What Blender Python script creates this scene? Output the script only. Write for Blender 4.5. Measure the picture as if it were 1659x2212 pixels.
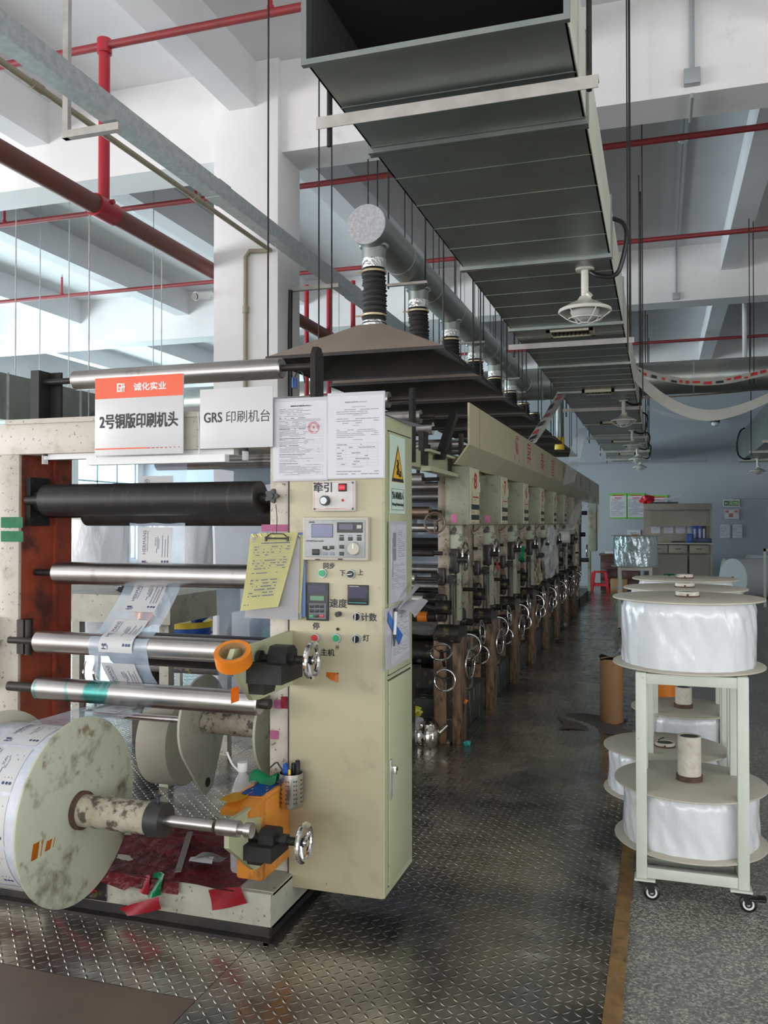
import bpy, bmesh, math, random
from mathutils import Vector as V, Matrix as M
for _o in list(bpy.data.objects): bpy.data.objects.remove(_o)
sc = bpy.context.scene
COL = sc.collection
RN = random.Random(11)
pi = math.pi
# ------------------------------------------------------------------ camera
FPX, YAW, PIT = 1862.0, math.atan(595.5/1862.0), math.atan(25.0/1862.0)
EYE = V((0, 0, 1.5))
cd = bpy.data.cameras.new('camera'); cam = bpy.data.objects.new('camera', cd); COL.objects.link(cam)
cd.sensor_fit = 'VERTICAL'; cd.sensor_height = 36.0; cd.lens = FPX/2212*36.0
cd.clip_start = 0.05; cd.clip_end = 200
cam.location = EYE; cam.rotation_euler = (pi/2+PIT, 0, YAW)
sc.camera = cam
# ------------------------------------------------------------------ world, light, exposure
sc.view_settings.view_transform = 'Standard'; sc.view_settings.look = 'None'
sc.view_settings.gamma = 1.0; sc.view_settings.use_curve_mapping = False
sc.view_settings.exposure = -0.28
w = bpy.data.worlds.new('world'); sc.world = w; w.use_nodes = True
bg = w.node_tree.nodes['Background']
bg.inputs[0].default_value = (0.60, 0.88, 1.0, 1); bg.inputs[1].default_value = 2.6
cy = sc.cycles
cy.use_denoising = True; cy.max_bounces = 7; cy.diffuse_bounces = 4; cy.glossy_bounces = 4
cy.transmission_bounces = 4; cy.transparent_max_bounces = 14; cy.caustics_reflective = False; cy.caustics_refractive = False
cy.sample_clamp_indirect = 6.0; cy.use_adaptive_sampling = True; cy.adaptive_threshold = 0.02

def area(name, loc, tgt, sx, sy, power, col):
    l = bpy.data.lights.new(name, 'AREA'); l.shape = 'RECTANGLE'; l.size = sx; l.size_y = sy
    l.energy = power; l.color = col
    o = bpy.data.objects.new(name, l); COL.objects.link(o); o.location = loc
    o.rotation_euler = (V(tgt)-V(loc)).to_track_quat('-Z', 'Y').to_euler(); return o
# daylight at the windows of the left wall, the rear wall and the rear of the right wall
area('daylight_left', (-14.5, 12.0, 2.05), (0, 12.0, 3.6), 18.0, 3.1, 3100, (0.73, 0.93, 1.0))
area('daylight_left_rear', (-14.5, -1.5, 2.05), (0, 1.0, 3.8), 9.0, 3.1, 2300, (1.0, 0.945, 0.95))
area('daylight_rear', (0, -7.5, 1.95), (0, 5, 3.2), 15.0, 2.5, 1050, (1.0, 0.94, 0.90))
area('daylight_right', (8.0, -1.6, 1.95), (0, -1.6, 3.0), 9.5, 2.5, 500, (1.0, 0.95, 0.90))

# ------------------------------------------------------------------ photo helpers
_CM = cam.rotation_euler.to_matrix()
def ray(u, v): return _CM @ V(((u-829.5)/FPX, -(v-1106.0)/FPX, -1.0))
def aX(u, v, X): d = ray(u, v); return EYE + d*((X-EYE.x)/d.x)
def aY(u, v, Y): d = ray(u, v); return EYE + d*((Y-EYE.y)/d.y)
def aZ(u, v, Z): d = ray(u, v); return EYE + d*((Z-EYE.z)/d.z)
def aD(u, v, D): return EYE + ray(u, v)*D          # D = depth along the viewing axis

# ------------------------------------------------------------------ materials
MATS = {}
def pbr(name, col, rough=.5, metal=0., var=None, dirt=None, dirt2=None, bump=None, alpha=1., trans=0., emit=None, coat=0., stretch=None):
    m = bpy.data.materials.new(name); m.use_nodes = True; nt = m.node_tree; N = nt.nodes; L = nt.links
    b = N['Principled BSDF']
    c4 = lambda c: (c[0], c[1], c[2], 1)
    b.inputs['Base Color'].default_value = c4(col); b.inputs['Roughness'].default_value = rough
    b.inputs['Metallic'].default_value = metal; b.inputs['Alpha'].default_value = alpha
    b.inputs['Transmission Weight'].default_value = trans; b.inputs['Coat Weight'].default_value = coat
    if emit: b.inputs['Emission Color'].default_value = c4(emit[0]); b.inputs['Emission Strength'].default_value = emit[1]
    vec = None
    if var or dirt or dirt2 or bump:
        tc = N.new('ShaderNodeTexCoord'); vec = tc.outputs['Object']
        if stretch:
            mp = N.new('ShaderNodeMapping'); mp.inputs['Scale'].default_value = stretch; L.new(vec, mp.inputs[0]); vec = mp.outputs[0]
    cur = None
    def layer(cur, spec, det):
        s, c2, lo, hi = spec
        if det > 4: lo -= .075; hi -= .085
        n = N.new('ShaderNodeTexNoise'); n.inputs['Scale'].default_value = s; n.inputs['Detail'].default_value = det
        n.inputs['Roughness'].default_value = .65; L.new(vec, n.inputs['Vector'])
        r = N.new('ShaderNodeMapRange'); r.inputs[1].default_value = lo; r.inputs[2].default_value = hi; L.new(n.outputs[0], r.inputs[0])
        x = N.new('ShaderNodeMix'); x.data_type = 'RGBA'
        L.new(r.outputs[0], x.inputs[0])
        if cur is None: x.inputs[6].default_value = c4(col)
        else: L.new(cur, x.inputs[6])
        x.inputs[7].default_value = c4(c2); return x.outputs[2]
    if var: cur = layer(cur, var, 4)
    if dirt: cur = layer(cur, dirt, 7)
    if dirt2: cur = layer(cur, dirt2, 8)
    if cur is not None: L.new(cur, b.inputs['Base Color'])
    if bump:
        n = N.new('ShaderNodeTexNoise'); n.inputs['Scale'].default_value = bump[0]; n.inputs['Detail'].default_value = 3; L.new(vec, n.inputs['Vector'])
        bp = N.new('ShaderNodeBump'); bp.inputs['Strength'].default_value = bump[1]; bp.inputs['Distance'].default_value = bump[2]
        L.new(n.outputs[0], bp.inputs['Height']); L.new(bp.outputs[0], b.inputs['Normal'])
    MATS[name] = m; return m

wallw = pbr('white_paint', (.80, .78, .77), .75, var=(1.3, (.74, .72, .72), .35, .7), dirt=(2.2, (.62, .60, .58), .68, .86))
wallb = pbr('grey_blue_wall_paint', (.37, .395, .425), .8, var=(.7, (.33, .355, .39), .3, .7))
ceilm = pbr('ceiling_paint', (.80, .79, .80), .85, var=(.9, (.73, .72, .74), .3, .75))
cream = pbr('cream_machine_paint', (.46, .42, .30), .42, var=(2.5, (.41, .37, .26), .3, .7), dirt=(9, (.34, .30, .21), .64, .80), dirt2=(38, (.16, .13, .09), .70, .76))
creamc = pbr('cream_cabinet_paint', (.46, .415, .285), .40, var=(2.2, (.41, .365, .25), .3, .75), dirt=(7, (.33, .28, .19), .64, .86), dirt2=(45, (.17, .13, .09), .76, .81))
green_c = pbr('pale_green_door_paint', (.47, .49, .31), .40, var=(2.0, (.43, .44, .28), .3, .75), dirt=(40, (.25, .2, .12), .73, .78))
whitef = pbr('white_frame_paint', (.52, .48, .41), .5, var=(3, (.45, .41, .34), .35, .7), dirt=(12, (.36, .32, .25), .62, .78), dirt2=(55, (.14, .12, .1), .68, .74))
baseg = pbr('stained_base_paint', (.43, .42, .35), .5, var=(5, (.34, .33, .27), .35, .65), dirt=(9, (.22, .20, .16), .62, .80), dirt2=(34, (.06, .055, .05), .70, .76))
orange_p = pbr('orange_red_primer', (.36, .065, .03), .5, var=(4, (.24, .04, .022), .35, .7), dirt=(6, (.07, .022, .016), .55, .75))
dkmetal = pbr('dark_oiled_steel', (.020, .018, .017), .5, .3, var=(9, (.04, .032, .028), .4, .7))
blackp = pbr('black_paint', (.008, .0075, .007), .62, var=(8, (.018, .017, .016), .4, .7))
blackpl = pbr('black_plastic', (.010, .010, .011), .35)
rubber = pbr('black_rubber_roller', (.010, .010, .012), .42, var=(3, (.018, .016, .014), .4, .7), dirt=(14, (.10, .06, .035), .66, .8), stretch=(6, .3, .3))
steel = pbr('polished_roller_steel', (.62, .59, .57), .30, 1., var=(3, (.48, .45, .43), .35, .7), dirt=(12, (.33, .29, .25), .64, .8), stretch=(1, .4, .4))
steelt = pbr('roller_steel_with_green_smear', (.60, .58, .56), .30, 1., var=(3, (.46, .44, .42), .35, .7), dirt=(3.2, (.10, .38, .35), .63, .68), stretch=(1.6, .5, .5))
bronze = pbr('bronze_tinted_steel', (.40, .30, .22), .32, 1., var=(6, (.24, .18, .14), .35, .7))
chrome = pbr('chrome', (.75, .74, .73), .12, 1.)
galv = pbr('galvanised_sheet', (.30, .335, .315), .40, .85, var=(3, (.23, .26, .245), .35, .7), dirt=(1.1, (.36, .36, .30), .55, .8))
galvl = pbr('bright_galvanised_steel', (.52, .55, .55), .45, .45, var=(22, (.40, .44, .45), .4, .62))
galvp = pbr('galvanised_pipe', (.37, .40, .385), .40, .85, var=(5, (.29, .32, .31), .35, .7), dirt=(2, (.40, .38, .31), .55, .8))
capm = pbr('spangled_end_cap', (.52, .52, .53), .5, .4, var=(42, (.40, .40, .42), .42, .58))
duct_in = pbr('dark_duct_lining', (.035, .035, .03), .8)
ductside = pbr('duct_side_foil', (.62, .63, .53), .5, .1, var=(6, (.52, .53, .43), .35, .7), stretch=(1, .3, 1))
strapm = pbr('grey_angle_iron', (.50, .47, .44), .55, .1, var=(7, (.38, .36, .33), .4, .65))
redp = pbr('red_pipe_paint', (.27, .025, .03), .5, var=(6, (.20, .03, .03), .35, .7))
redb = pbr('bright_red_pipe_paint', (.38, .014, .028), .45)
maroon = pbr('dusty_maroon_pipe_paint', (.20, .055, .045), .6, var=(4, (.15, .075, .06), .35, .7))
concol = pbr('khaki_conduit', (.33, .29, .20), .5, var=(6, (.26, .22, .15), .4, .7))
hoodm = pbr('brown_grey_hood_sheet', (.36, .28, .225), .5, .2, var=(2, (.29, .225, .18), .35, .7))
hosem = pbr('black_fabric_hose', (.045, .042, .042), .75, bump=(40, .5, .01))
foil = pbr('crinkled_foil', (.72, .72, .72), .28, .95, bump=(38, .8, .02))
brass = pbr('brass_clamp', (.75, .62, .38), .3, 1.)
plasticw = pbr('milky_film_roll', (.74, .75, .79), .22, var=(5, (.70, .71, .74), .4, .65), bump=(9, .55, .03), coat=.3, stretch=(1, 1, .45))
filmrl = pbr('printed_film_roll', (.60, .63, .70), .25, var=(7, (.48, .52, .60), .4, .65), bump=(14, .4, .02), coat=.3)
filmt = pbr('clear_film', (.62, .74, .90), .18, alpha=.42, bump=(11, .35, .02))
filmb = pbr('pale_blue_film', (.46, .58, .76), .2, alpha=.55, bump=(8, .35, .02))
clearpl = pbr('clear_plastic', (.80, .82, .84), .12, alpha=.34, bump=(22, .6, .02))
labelm = pbr('printed_white_panel', (.55, .555, .56), .4)
inkb = pbr('navy_print', (.028, .045, .13), .45)
hdpe = pbr('stained_white_plastic_flange', (.50, .52, .40), .45, var=(3, (.44, .46, .35), .3, .7), dirt=(5.2, (.14, .12, .08), .62, .76), dirt2=(15, (.22, .18, .11), .66, .78))
hdpec = pbr('clean_cream_plastic_flange', (.54, .51, .42), .5, var=(3, (.47, .44, .36), .3, .7), dirt=(9, (.42, .38, .28), .66, .8))
milky = pbr('milky_plastic_plate', (.66, .65, .56), .4, var=(3, (.60, .59, .50), .3, .7), dirt=(7, (.40, .37, .28), .66, .8))
core_p = pbr('dirty_core_tube', (.50, .46, .36), .6, var=(9, (.36, .31, .22), .4, .65), dirt=(24, (.10, .08, .06), .58, .68))
corew = pbr('worn_white_core', (.64, .61, .53), .6, var=(9, (.52, .47, .38), .4, .68), dirt=(16, (.46, .37, .27), .62, .80))
rustd = pbr('dark_rust_ring', (.06, .035, .025), .7, var=(20, (.12, .06, .04), .4, .65))
rustw = pbr('rust_brown_column_paint', (.30, .18, .10), .5, var=(5, (.14, .08, .045), .38, .68), dirt=(9, (.025, .02, .017), .56, .72), stretch=(2, 2, .6))
inkmess = pbr('ink_stained_black', (.016, .015, .015), .35, var=(14, (.035, .028, .022), .4, .65), dirt=(19, (.16, .12, .03), .66, .72), dirt2=(23, (.22, .20, .20), .69, .73))
plinthm = pbr('paint_dripped_plinth', (.035, .038, .035), .5, var=(10, (.07, .085, .07), .45, .65), dirt=(13, (.32, .34, .22), .63, .72), stretch=(1.4, 1.4, .25))
postm = pbr('worn_cream_post', (.36, .31, .22), .5, var=(4, (.33, .28, .20), .35, .65), dirt=(7, (.11, .075, .05), .56, .70), dirt2=(30, (.03, .025, .02), .66, .72))
boxm = pbr('grey_green_box_paint', (.30, .31, .22), .45, var=(3, (.25, .25, .18), .35, .7), dirt=(6, (.13, .10, .06), .62, .78), dirt2=(28, (.04, .03, .03), .71, .75))
railm = pbr('pale_green_rail_paint', (.42, .44, .33), .45, var=(5, (.34, .35, .26), .35, .7), dirt=(11, (.06, .05, .04), .6, .68))
fascm = pbr('cream_cover_paint', (.50, .45, .29), .42, var=(1.4, (.44, .395, .25), .35, .7), dirt=(6, (.30, .25, .15), .68, .85), dirt2=(22, (.06, .05, .04), .75, .79))
paper = pbr('white_paper', (.58, .565, .60), .5)
paperg = pbr('grey_paper', (.56, .57, .61), .55, var=(9, (.48, .49, .54), .45, .65))
paperS = pbr('sleeve_border', (.52, .51, .55), .25)
papery = pbr('yellow_paper', (.80, .76, .36), .55, var=(4, (.70, .67, .31), .4, .7))
signw = pbr('grey_white_sign_board', (.58, .57, .58), .35, var=(3, (.57, .57, .58), .4, .7))
signo = pbr('orange_red_sign_header', (.76, .11, .045), .35)
inkk = pbr('black_ink', (.02, .02, .025), .5)
inkg = pbr('grey_ink', (.25, .25, .30), .6)
inkr = pbr('red_ink', (.55, .025, .03), .5)
inkrf = pbr('faded_red_ink', (.42, .15, .10), .6)
inkw = pbr('white_ink', (.85, .85, .85), .5)
yellowp = pbr('warning_yellow', (.80, .45, .01), .4)
stickw = pbr('pale_sticker', (.62, .74, .66), .4)
panelw = pbr('grey_white_panel', (.60, .58, .56), .45, var=(6, (.50, .48, .45), .45, .7))
panelg = pbr('grey_beige_panel', (.46, .44, .37), .5, var=(5, (.38, .36, .30), .45, .7))
panelf = pbr('grey_panel_face', (.38, .39, .40), .5, var=(8, (.30, .31, .31), .45, .7))
lcdb = pbr('blue_grey_lcd', (.09, .10, .20), .2)
lcdp = pbr('purple_display', (.02, .01, .05), .2)
lcdg = pbr('green_lcd', (.10, .22, .12), .25)
dkgrey = pbr('dark_grey_plastic', (.032, .032, .034), .45)
btng = pbr('green_button_plastic', (.02, .32, .12), .35)
btnr = pbr('red_button_plastic', (.55, .035, .045), .35)
btnred = pbr('lit_red_rocker', (.5, .01, .02), .25, emit=((1, .02, .05), .25))
tapeg = pbr('green_tape', (.01, .30, .12), .28, var=(20, (.01, .22, .09), .4, .6))
tapep = pbr('pink_tape', (.66, .20, .38), .5, var=(16, (.58, .16, .31), .4, .6))
taper = pbr('red_tape', (.45, .02, .035), .4, var=(10, (.34, .015, .025), .4, .65))
tapeo = pbr('orange_tape', (.78, .23, .015), .35, var=(9, (.68, .18, .012), .4, .65))
tapeb = pbr('blue_tape', (.02, .13, .50), .4)
tapeob = pbr('orange_tape_wrap', (.72, .27, .03), .4, var=(5, (.62, .22, .03), .4, .65), dirt=(9, (.20, .08, .03), .60, .74), stretch=(1, 1, .3))
cardb = pbr('brown_cardboard', (.36, .20, .09), .7, var=(4, (.31, .17, .075), .4, .7))
redcloth = pbr('dark_red_mat', (.24, .018, .026), .38, var=(6, (.15, .014, .02), .4, .65), dirt=(9, (.05, .018, .02), .60, .78), bump=(16, .9, .03))
trolm = pbr('pale_grey_green_trolley_paint', (.60, .63, .56), .42, var=(4, (.55, .58, .51), .4, .7), dirt=(18, (.25, .14, .07), .72, .78))
kettle = pbr('mirror_kettle_steel', (.62, .58, .52), .14, 1.)
bluepl = pbr('blue_plastic', (.02, .09, .38), .35)
yelpl = pbr('yellow_plastic', (.75, .52, .03), .4)
redpl = pbr('red_stool_plastic', (.55, .012, .03), .35)
woodd = pbr('dark_red_brown_wood', (.085, .032, .024), .4, var=(3, (.06, .022, .018), .4, .7), stretch=(.4, 4, 4))
benchm = pbr('dusty_beige_cupboard_paint', (.34, .29, .23), .5, var=(3, (.28, .235, .19), .4, .7))
greenp = pbr('green_poster_border', (.13, .48, .05), .5)
exitg = pbr('exit_sign_green', (.01, .09, .04), .4)
exitl = pbr('exit_sign_pale_green', (.45, .75, .30), .4)
strapw = pbr('white_film_band', (.70, .69, .62), .4, bump=(8, .4, .03))
bulbm = pbr('frosted_lamp_glass', (.42, .42, .40), .3)
lampw = pbr('white_enamel_shade', (.62, .60, .54), .35)
pvc = pbr('white_pvc', (.72, .72, .72), .4)
greyp = pbr('grey_conduit', (.36, .38, .40), .45, .2)
vent_m = pbr('yellowed_vent_plastic', (.56, .52, .40), .5)
matbr = pbr('brown_floor_sheet', (.13, .092, .068), .5, var=(3, (.10, .072, .055), .4, .7))
silverm = pbr('silver_wrap', (.50, .60, .64), .25, .5, var=(9, (.62, .72, .76), .4, .6), bump=(12, .6, .03))
mulm = pbr('window_frame_paint', (.30, .42, .46), .5)
glassm = pbr('window_glass', (.85, .95, 1.0), .05, alpha=.12)

def diamond_mat():
    m = bpy.data.materials.new('diamond_plate_steel'); m.use_nodes = True; nt = m.node_tree; N = nt.nodes; L = nt.links
    b = N['Principled BSDF']; tc = N.new('ShaderNodeTexCoord')
    def mth(op, a, c=None, clamp=False):
        n = N.new('ShaderNodeMath'); n.operation = op; n.use_clamp = clamp
        for i, x in enumerate((a, c)):
            if x is None: continue
            if isinstance(x, (int, float)): n.inputs[i].default_value = x
            else: L.new(x, n.inputs[i])
        return n.outputs[0]
    sp = N.new('ShaderNodeSeparateXYZ'); L.new(tc.outputs['Object'], sp.inputs[0])
    S = 1/0.034
    x = mth('MULTIPLY', sp.outputs[0], S); y = mth('MULTIPLY', sp.outputs[1], S)
    ix = mth('FLOOR', x); iy = mth('FLOOR', y)
    fx = mth('SUBTRACT', mth('SUBTRACT', x, ix), .5); fy = mth('SUBTRACT', mth('SUBTRACT', y, iy), .5)
    par = mth('FLOORED_MODULO', mth('ADD', ix, iy), 2.0)
    sg = mth('SUBTRACT', mth('MULTIPLY', par, 2.0), 1.0)
    u = mth('MULTIPLY', mth('ADD', fx, mth('MULTIPLY', fy, sg)), .7071)
    v = mth('MULTIPLY', mth('SUBTRACT', mth('MULTIPLY', fx, sg), fy), .7071)
    d = mth('ADD', mth('POWER', mth('DIVIDE', u, .47), 2.0), mth('POWER', mth('DIVIDE', v, .135), 2.0))
    h = mth('SUBTRACT', 1.0, d, True)
    n1 = N.new('ShaderNodeTexNoise'); n1.inputs['Scale'].default_value = 1.5; n1.inputs['Detail'].default_value = 5; L.new(tc.outputs['Object'], n1.inputs['Vector'])
    n2 = N.new('ShaderNodeTexNoise'); n2.inputs['Scale'].default_value = 9; n2.inputs['Detail'].default_value = 6; L.new(tc.outputs['Object'], n2.inputs['Vector'])
    r1 = N.new('ShaderNodeMapRange'); r1.inputs[1].default_value = .38; r1.inputs[2].default_value = .66; L.new(n1.outputs[0], r1.inputs[0])
    mx = N.new('ShaderNodeMix'); mx.data_type = 'RGBA'; L.new(r1.outputs[0], mx.inputs[0])
    mx.inputs[6].default_value = (.52, .48, .39, 1); mx.inputs[7].default_value = (.15, .15, .155, 1)
    mx2 = N.new('ShaderNodeMix'); mx2.data_type = 'RGBA'; L.new(mth('MULTIPLY', mth('POWER', h, .5), .16), mx2.inputs[0])
    L.new(mx.outputs[2], mx2.inputs[6]); mx2.inputs[7].default_value = (.45, .42, .38, 1)
    L.new(mx2.outputs[2], b.inputs['Base Color'])
    rr = N.new('ShaderNodeMapRange'); rr.inputs[1].default_value = .3; rr.inputs[2].default_value = .7; rr.inputs[3].default_value = .10; rr.inputs[4].default_value = .36
    L.new(n2.outputs[0], rr.inputs[0]); L.new(rr.outputs[0], b.inputs['Roughness'])
    b.inputs['Metallic'].default_value = .85
    bp = N.new('ShaderNodeBump'); bp.inputs['Strength'].default_value = 1.0; bp.inputs['Distance'].default_value = .0045
    L.new(mth('POWER', h, .5), bp.inputs['Height']); L.new(bp.outputs[0], b.inputs['Normal'])
    return m
diam = diamond_mat()

def terrazzo_mat():
    m = bpy.data.materials.new('terrazzo'); m.use_nodes = True; nt = m.node_tree; N = nt.nodes; L = nt.links
    b = N['Principled BSDF']; tc = N.new('ShaderNodeTexCoord')
    vo = N.new('ShaderNodeTexVoronoi'); vo.inputs['Scale'].default_value = 130; L.new(tc.outputs['Object'], vo.inputs['Vector'])
    sp = N.new('ShaderNodeSeparateColor'); L.new(vo.outputs['Color'], sp.inputs[0])
    cr = N.new('ShaderNodeValToRGB'); e = cr.color_ramp.elements
    e[0].position = 0; e[0].color = (.17, .175, .155, 1); e[1].position = 1; e[1].color = (.72, .68, .58, 1)
    k = e.new(.55); k.color = (.32, .32, .285, 1)
    L.new(sp.outputs[0], cr.inputs[0])
    n = N.new('ShaderNodeTexNoise'); n.inputs['Scale'].default_value = 1.7; n.inputs['Detail'].default_value = 5; L.new(tc.outputs['Object'], n.inputs['Vector'])
    mx = N.new('ShaderNodeMix'); mx.data_type = 'RGBA'; mx.blend_type = 'MULTIPLY'; mx.inputs[0].default_value = .6
    L.new(cr.outputs[0], mx.inputs[6]); L.new(n.outputs[0], mx.inputs[7]); L.new(mx.outputs[2], b.inputs['Base Color'])
    b.inputs['Roughness'].default_value = .32
    return m
terr = terrazzo_mat()

# ------------------------------------------------------------------ mesh helpers
ORIG = {}
_txt = {}
def text_mesh(s, bold=0.0):
    bold = 0.0; k = (s, bold)
    if k not in _txt:
        c = bpy.data.curves.new('lettering', 'FONT'); c.body = s; c.align_x = 'CENTER'; c.align_y = 'CENTER'; c.offset = bold; c.resolution_u = 3
        o = bpy.data.objects.new('lettering', c); COL.objects.link(o)
        dg = bpy.context.evaluated_depsgraph_get(); me = bpy.data.meshes.new_from_object(o.evaluated_get(dg))
        vs = [v.co.copy() for v in me.vertices]; fs = [tuple(p.vertices) for p in me.polygons]
        bpy.data.objects.remove(o); bpy.data.curves.remove(c); bpy.data.meshes.remove(me)
        xs = [v.x for v in vs]; ys = [v.y for v in vs]
        cx, cy_, sx, sy = (min(xs)+max(xs))/2, (min(ys)+max(ys))/2, max(xs)-min(xs), max(ys)-min(ys)
        _txt[k] = ([((v.x-cx)/sx, (v.y-cy_)/sy) for v in vs], fs, sx/sy)
    return _txt[k]

def perp(a):
    a = a.normalized(); t = V((0, 0, 1)) if abs(a.z) < .9 else V((1, 0, 0))
    x = t.cross(a).normalized(); return x, a.cross(x).normalized()

class MB:
    def __init__(s, m=None): s.bm = bmesh.new(); s.ms = []; s.m = m
    def i(s, m):
        m = m or s.m
        if m not in s.ms: s.ms.append(m)
        return s.ms.index(m)
    def faces(s, vs, fs, m=None):
        k = s.i(m); bv = [s.bm.verts.new(v) for v in vs]; out = []
        for f in fs:
            try: q = s.bm.faces.new([bv[j] for j in f]); q.material_index = k; out.append(q)
            except ValueError: pass
        return bv, out
    def box(s, a, b, m=None, bev=0, T=None):
        x0, x1 = sorted((a[0], b[0])); y0, y1 = sorted((a[1], b[1])); z0, z1 = sorted((a[2], b[2]))
        vs = [V(p) for p in ((x0,y0,z0),(x1,y0,z0),(x1,y1,z0),(x0,y1,z0),(x0,y0,z1),(x1,y0,z1),(x1,y1,z1),(x0,y1,z1))]
        if T is not None: vs = [T @ v for v in vs]
        bv, fs = s.faces(vs, [(0,3,2,1),(4,5,6,7),(0,1,5,4),(1,2,6,5),(2,3,7,6),(3,0,4,7)], m)
        if bev > 0:
            es = list({e for f in fs for e in f.edges})
            k = s.i(m)
            r = bmesh.ops.bevel(s.bm, geom=es, offset=bev, segments=2, affect='EDGES', profile=.5)
            for f in r['faces']: f.material_index = k
        return s
    def cyl(s, p0, p1, r, m=None, r2=None, seg=24, cap=True, inner=None):
        p0, p1 = V(p0), V(p1); r2 = r if r2 is None else r2; x, y = perp(p1-p0)
        cs = [(math.cos(2*pi*j/seg), math.sin(2*pi*j/seg)) for j in range(seg)]
        vs = [p0+(x*c+y*q)*r for c, q in cs]+[p1+(x*c+y*q)*r2 for c, q in cs]
        fs = [(j, (j+1) % seg, seg+(j+1) % seg, seg+j) for j in range(seg)]
        if inner is None:
            if cap: fs += [tuple(range(seg-1, -1, -1)), tuple(range(seg, 2*seg))]
        else:
            vs += [p0+(x*c+y*q)*inner for c, q in cs]+[p1+(x*c+y*q)*inner for c, q in cs]
            for j in range(seg):
                k = (j+1) % seg
                fs += [(2*seg+k, 2*seg+j, 3*seg+j, 3*seg+k), (k, j, 2*seg+j, 2*seg+k), (seg+j, seg+k, 3*seg+k, 3*seg+j)]
        s.faces(vs, fs, m); return s
    def lathe(s, o, ax, prof, m=None, seg=32, arc=2*pi):
        o = V(o); ax = V(ax).normalized(); x, y = perp(ax); n = len(prof); vs = []; fs = []
        for j in range(seg):
            a = arc*j/seg; d = x*math.cos(a)+y*math.sin(a)
            vs += [o+ax*h+d*r for r, h in prof]
        for j in range(seg):
            k = (j+1) % seg
            for q in range(n-1): fs.append((j*n+q, k*n+q, k*n+q+1, j*n+q+1))
        bv, f = s.faces(vs, fs, m)
        bmesh.ops.remove_doubles(s.bm, verts=[v for v in bv if v.is_valid], dist=1e-6); return s
    def tube(s, pts, r, m=None, seg=8, closed=False, sm=0):
        pts = [V(p) for p in pts]
        for _ in range(sm):
            q = []
            n = len(pts)
            for j in range(n if closed else n-1):
                a, b = pts[j], pts[(j+1) % n]; q += [a*.75+b*.25, a*.25+b*.75]
            pts = q if closed else [pts[0]]+q+[pts[-1]]
        n = len(pts); vs = []; px = None
        for j, p in enumerate(pts):
            t = (pts[(j+1) % n]-pts[j-1]) if closed or 0 < j < n-1 else (pts[1]-pts[0] if j == 0 else pts[-1]-pts[-2])
            t = t.normalized()
            if px is None: x, y = perp(t)
            else:
                x = (px-t*px.dot(t))
                x = x.normalized() if x.length > 1e-6 else perp(t)[0]
                y = t.cross(x)
            px = x
            vs += [p+(x*math.cos(2*pi*k/seg)+y*math.sin(2*pi*k/seg))*r for k in range(seg)]
        fs = []
        for j in range(n if closed else n-1):
            a, b = j*seg, ((j+1) % n)*seg
            fs += [(a+k, a+(k+1) % seg, b+(k+1) % seg, b+k) for k in range(seg)]
        if not closed: fs += [tuple(range(seg-1, -1, -1)), tuple(range((n-1)*seg, n*seg))]
        s.faces(vs, fs, m); return s
    def torus(s, c, ax, R, r, m=None, seg=36, seg2=8):
        x, y = perp(V(ax)); c = V(c)
        return s.tube([c+(x*math.cos(2*pi*j/seg)+y*math.sin(2*pi*j/seg))*R for j in range(seg)], r, m, seg2, True)
    def prism(s, pts, vec, m=None):
        pts = [V(p) for p in pts]; vec = V(vec); n = len(pts)
        s.faces(pts+[p+vec for p in pts], [tuple(range(n-1, -1, -1)), tuple(range(n, 2*n))]+[(j, (j+1) % n, n+(j+1) % n, n+j) for j in range(n)], m); return s
    def quad(s, pts, m=None): s.faces([V(p) for p in pts], [tuple(range(len(pts)))], m); return s
    def grid(s, fn, nu, nv, m=None, th=0.):
        vs = [V(fn(a/nu, b/nv)) for b in range(nv+1) for a in range(nu+1)]
        fs = [(b*(nu+1)+a, b*(nu+1)+a+1, (b+1)*(nu+1)+a+1, (b+1)*(nu+1)+a) for b in range(nv) for a in range(nu)]
        bv, f = s.faces(vs, fs, m)
        if th:
            k = s.i(m); r = bmesh.ops.solidify(s.bm, geom=f, thickness=th)
            for q in r['geom']:
                if isinstance(q, bmesh.types.BMFace): q.material_index = k
        return s
    def text(s, t, fr, a, b, h, w=None, m=None, bold=0.0, off=.0008):
        vs, fs, asp = text_mesh(t); w = w or h*asp
        for kk, (dx, dy) in enumerate(((0, 0),) if not bold else ((-bold, -bold), (bold, -bold), (bold, bold), (-bold, bold))):
            s.faces([fr(a+x*w+dx*h, b+y*h+dy*h, off+.0003*kk) for x, y in vs], fs, m)
        return s
    def rect(s, fr, a0, b0, a1, b1, m=None, off=.0006):
        s.faces([fr(a0, b0, off), fr(a1, b0, off), fr(a1, b1, off), fr(a0, b1, off)], [(0, 1, 2, 3)], m); return s
    def dashes(s, fr, a0, b0, a1, b1, n, m=None, dens=.8, rn=None, off=.0006, th=.35):
        rn = rn or RN; st = (b1-b0)/n
        for j in range(n):
            bb = b1-(j+.5)*st; a = a0; end = a0+(a1-a0)*rn.uniform(.45, 1) if rn.random() < .5 else a1
            while a < end-1e-5:
                l = min(rn.uniform(.04, .18)*(a1-a0), end-a)
                if rn.random() < dens: s.rect(fr, a, bb-st*th/2, a+l*.92, bb+st*th/2, m, off)
                a += l
        return s
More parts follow.
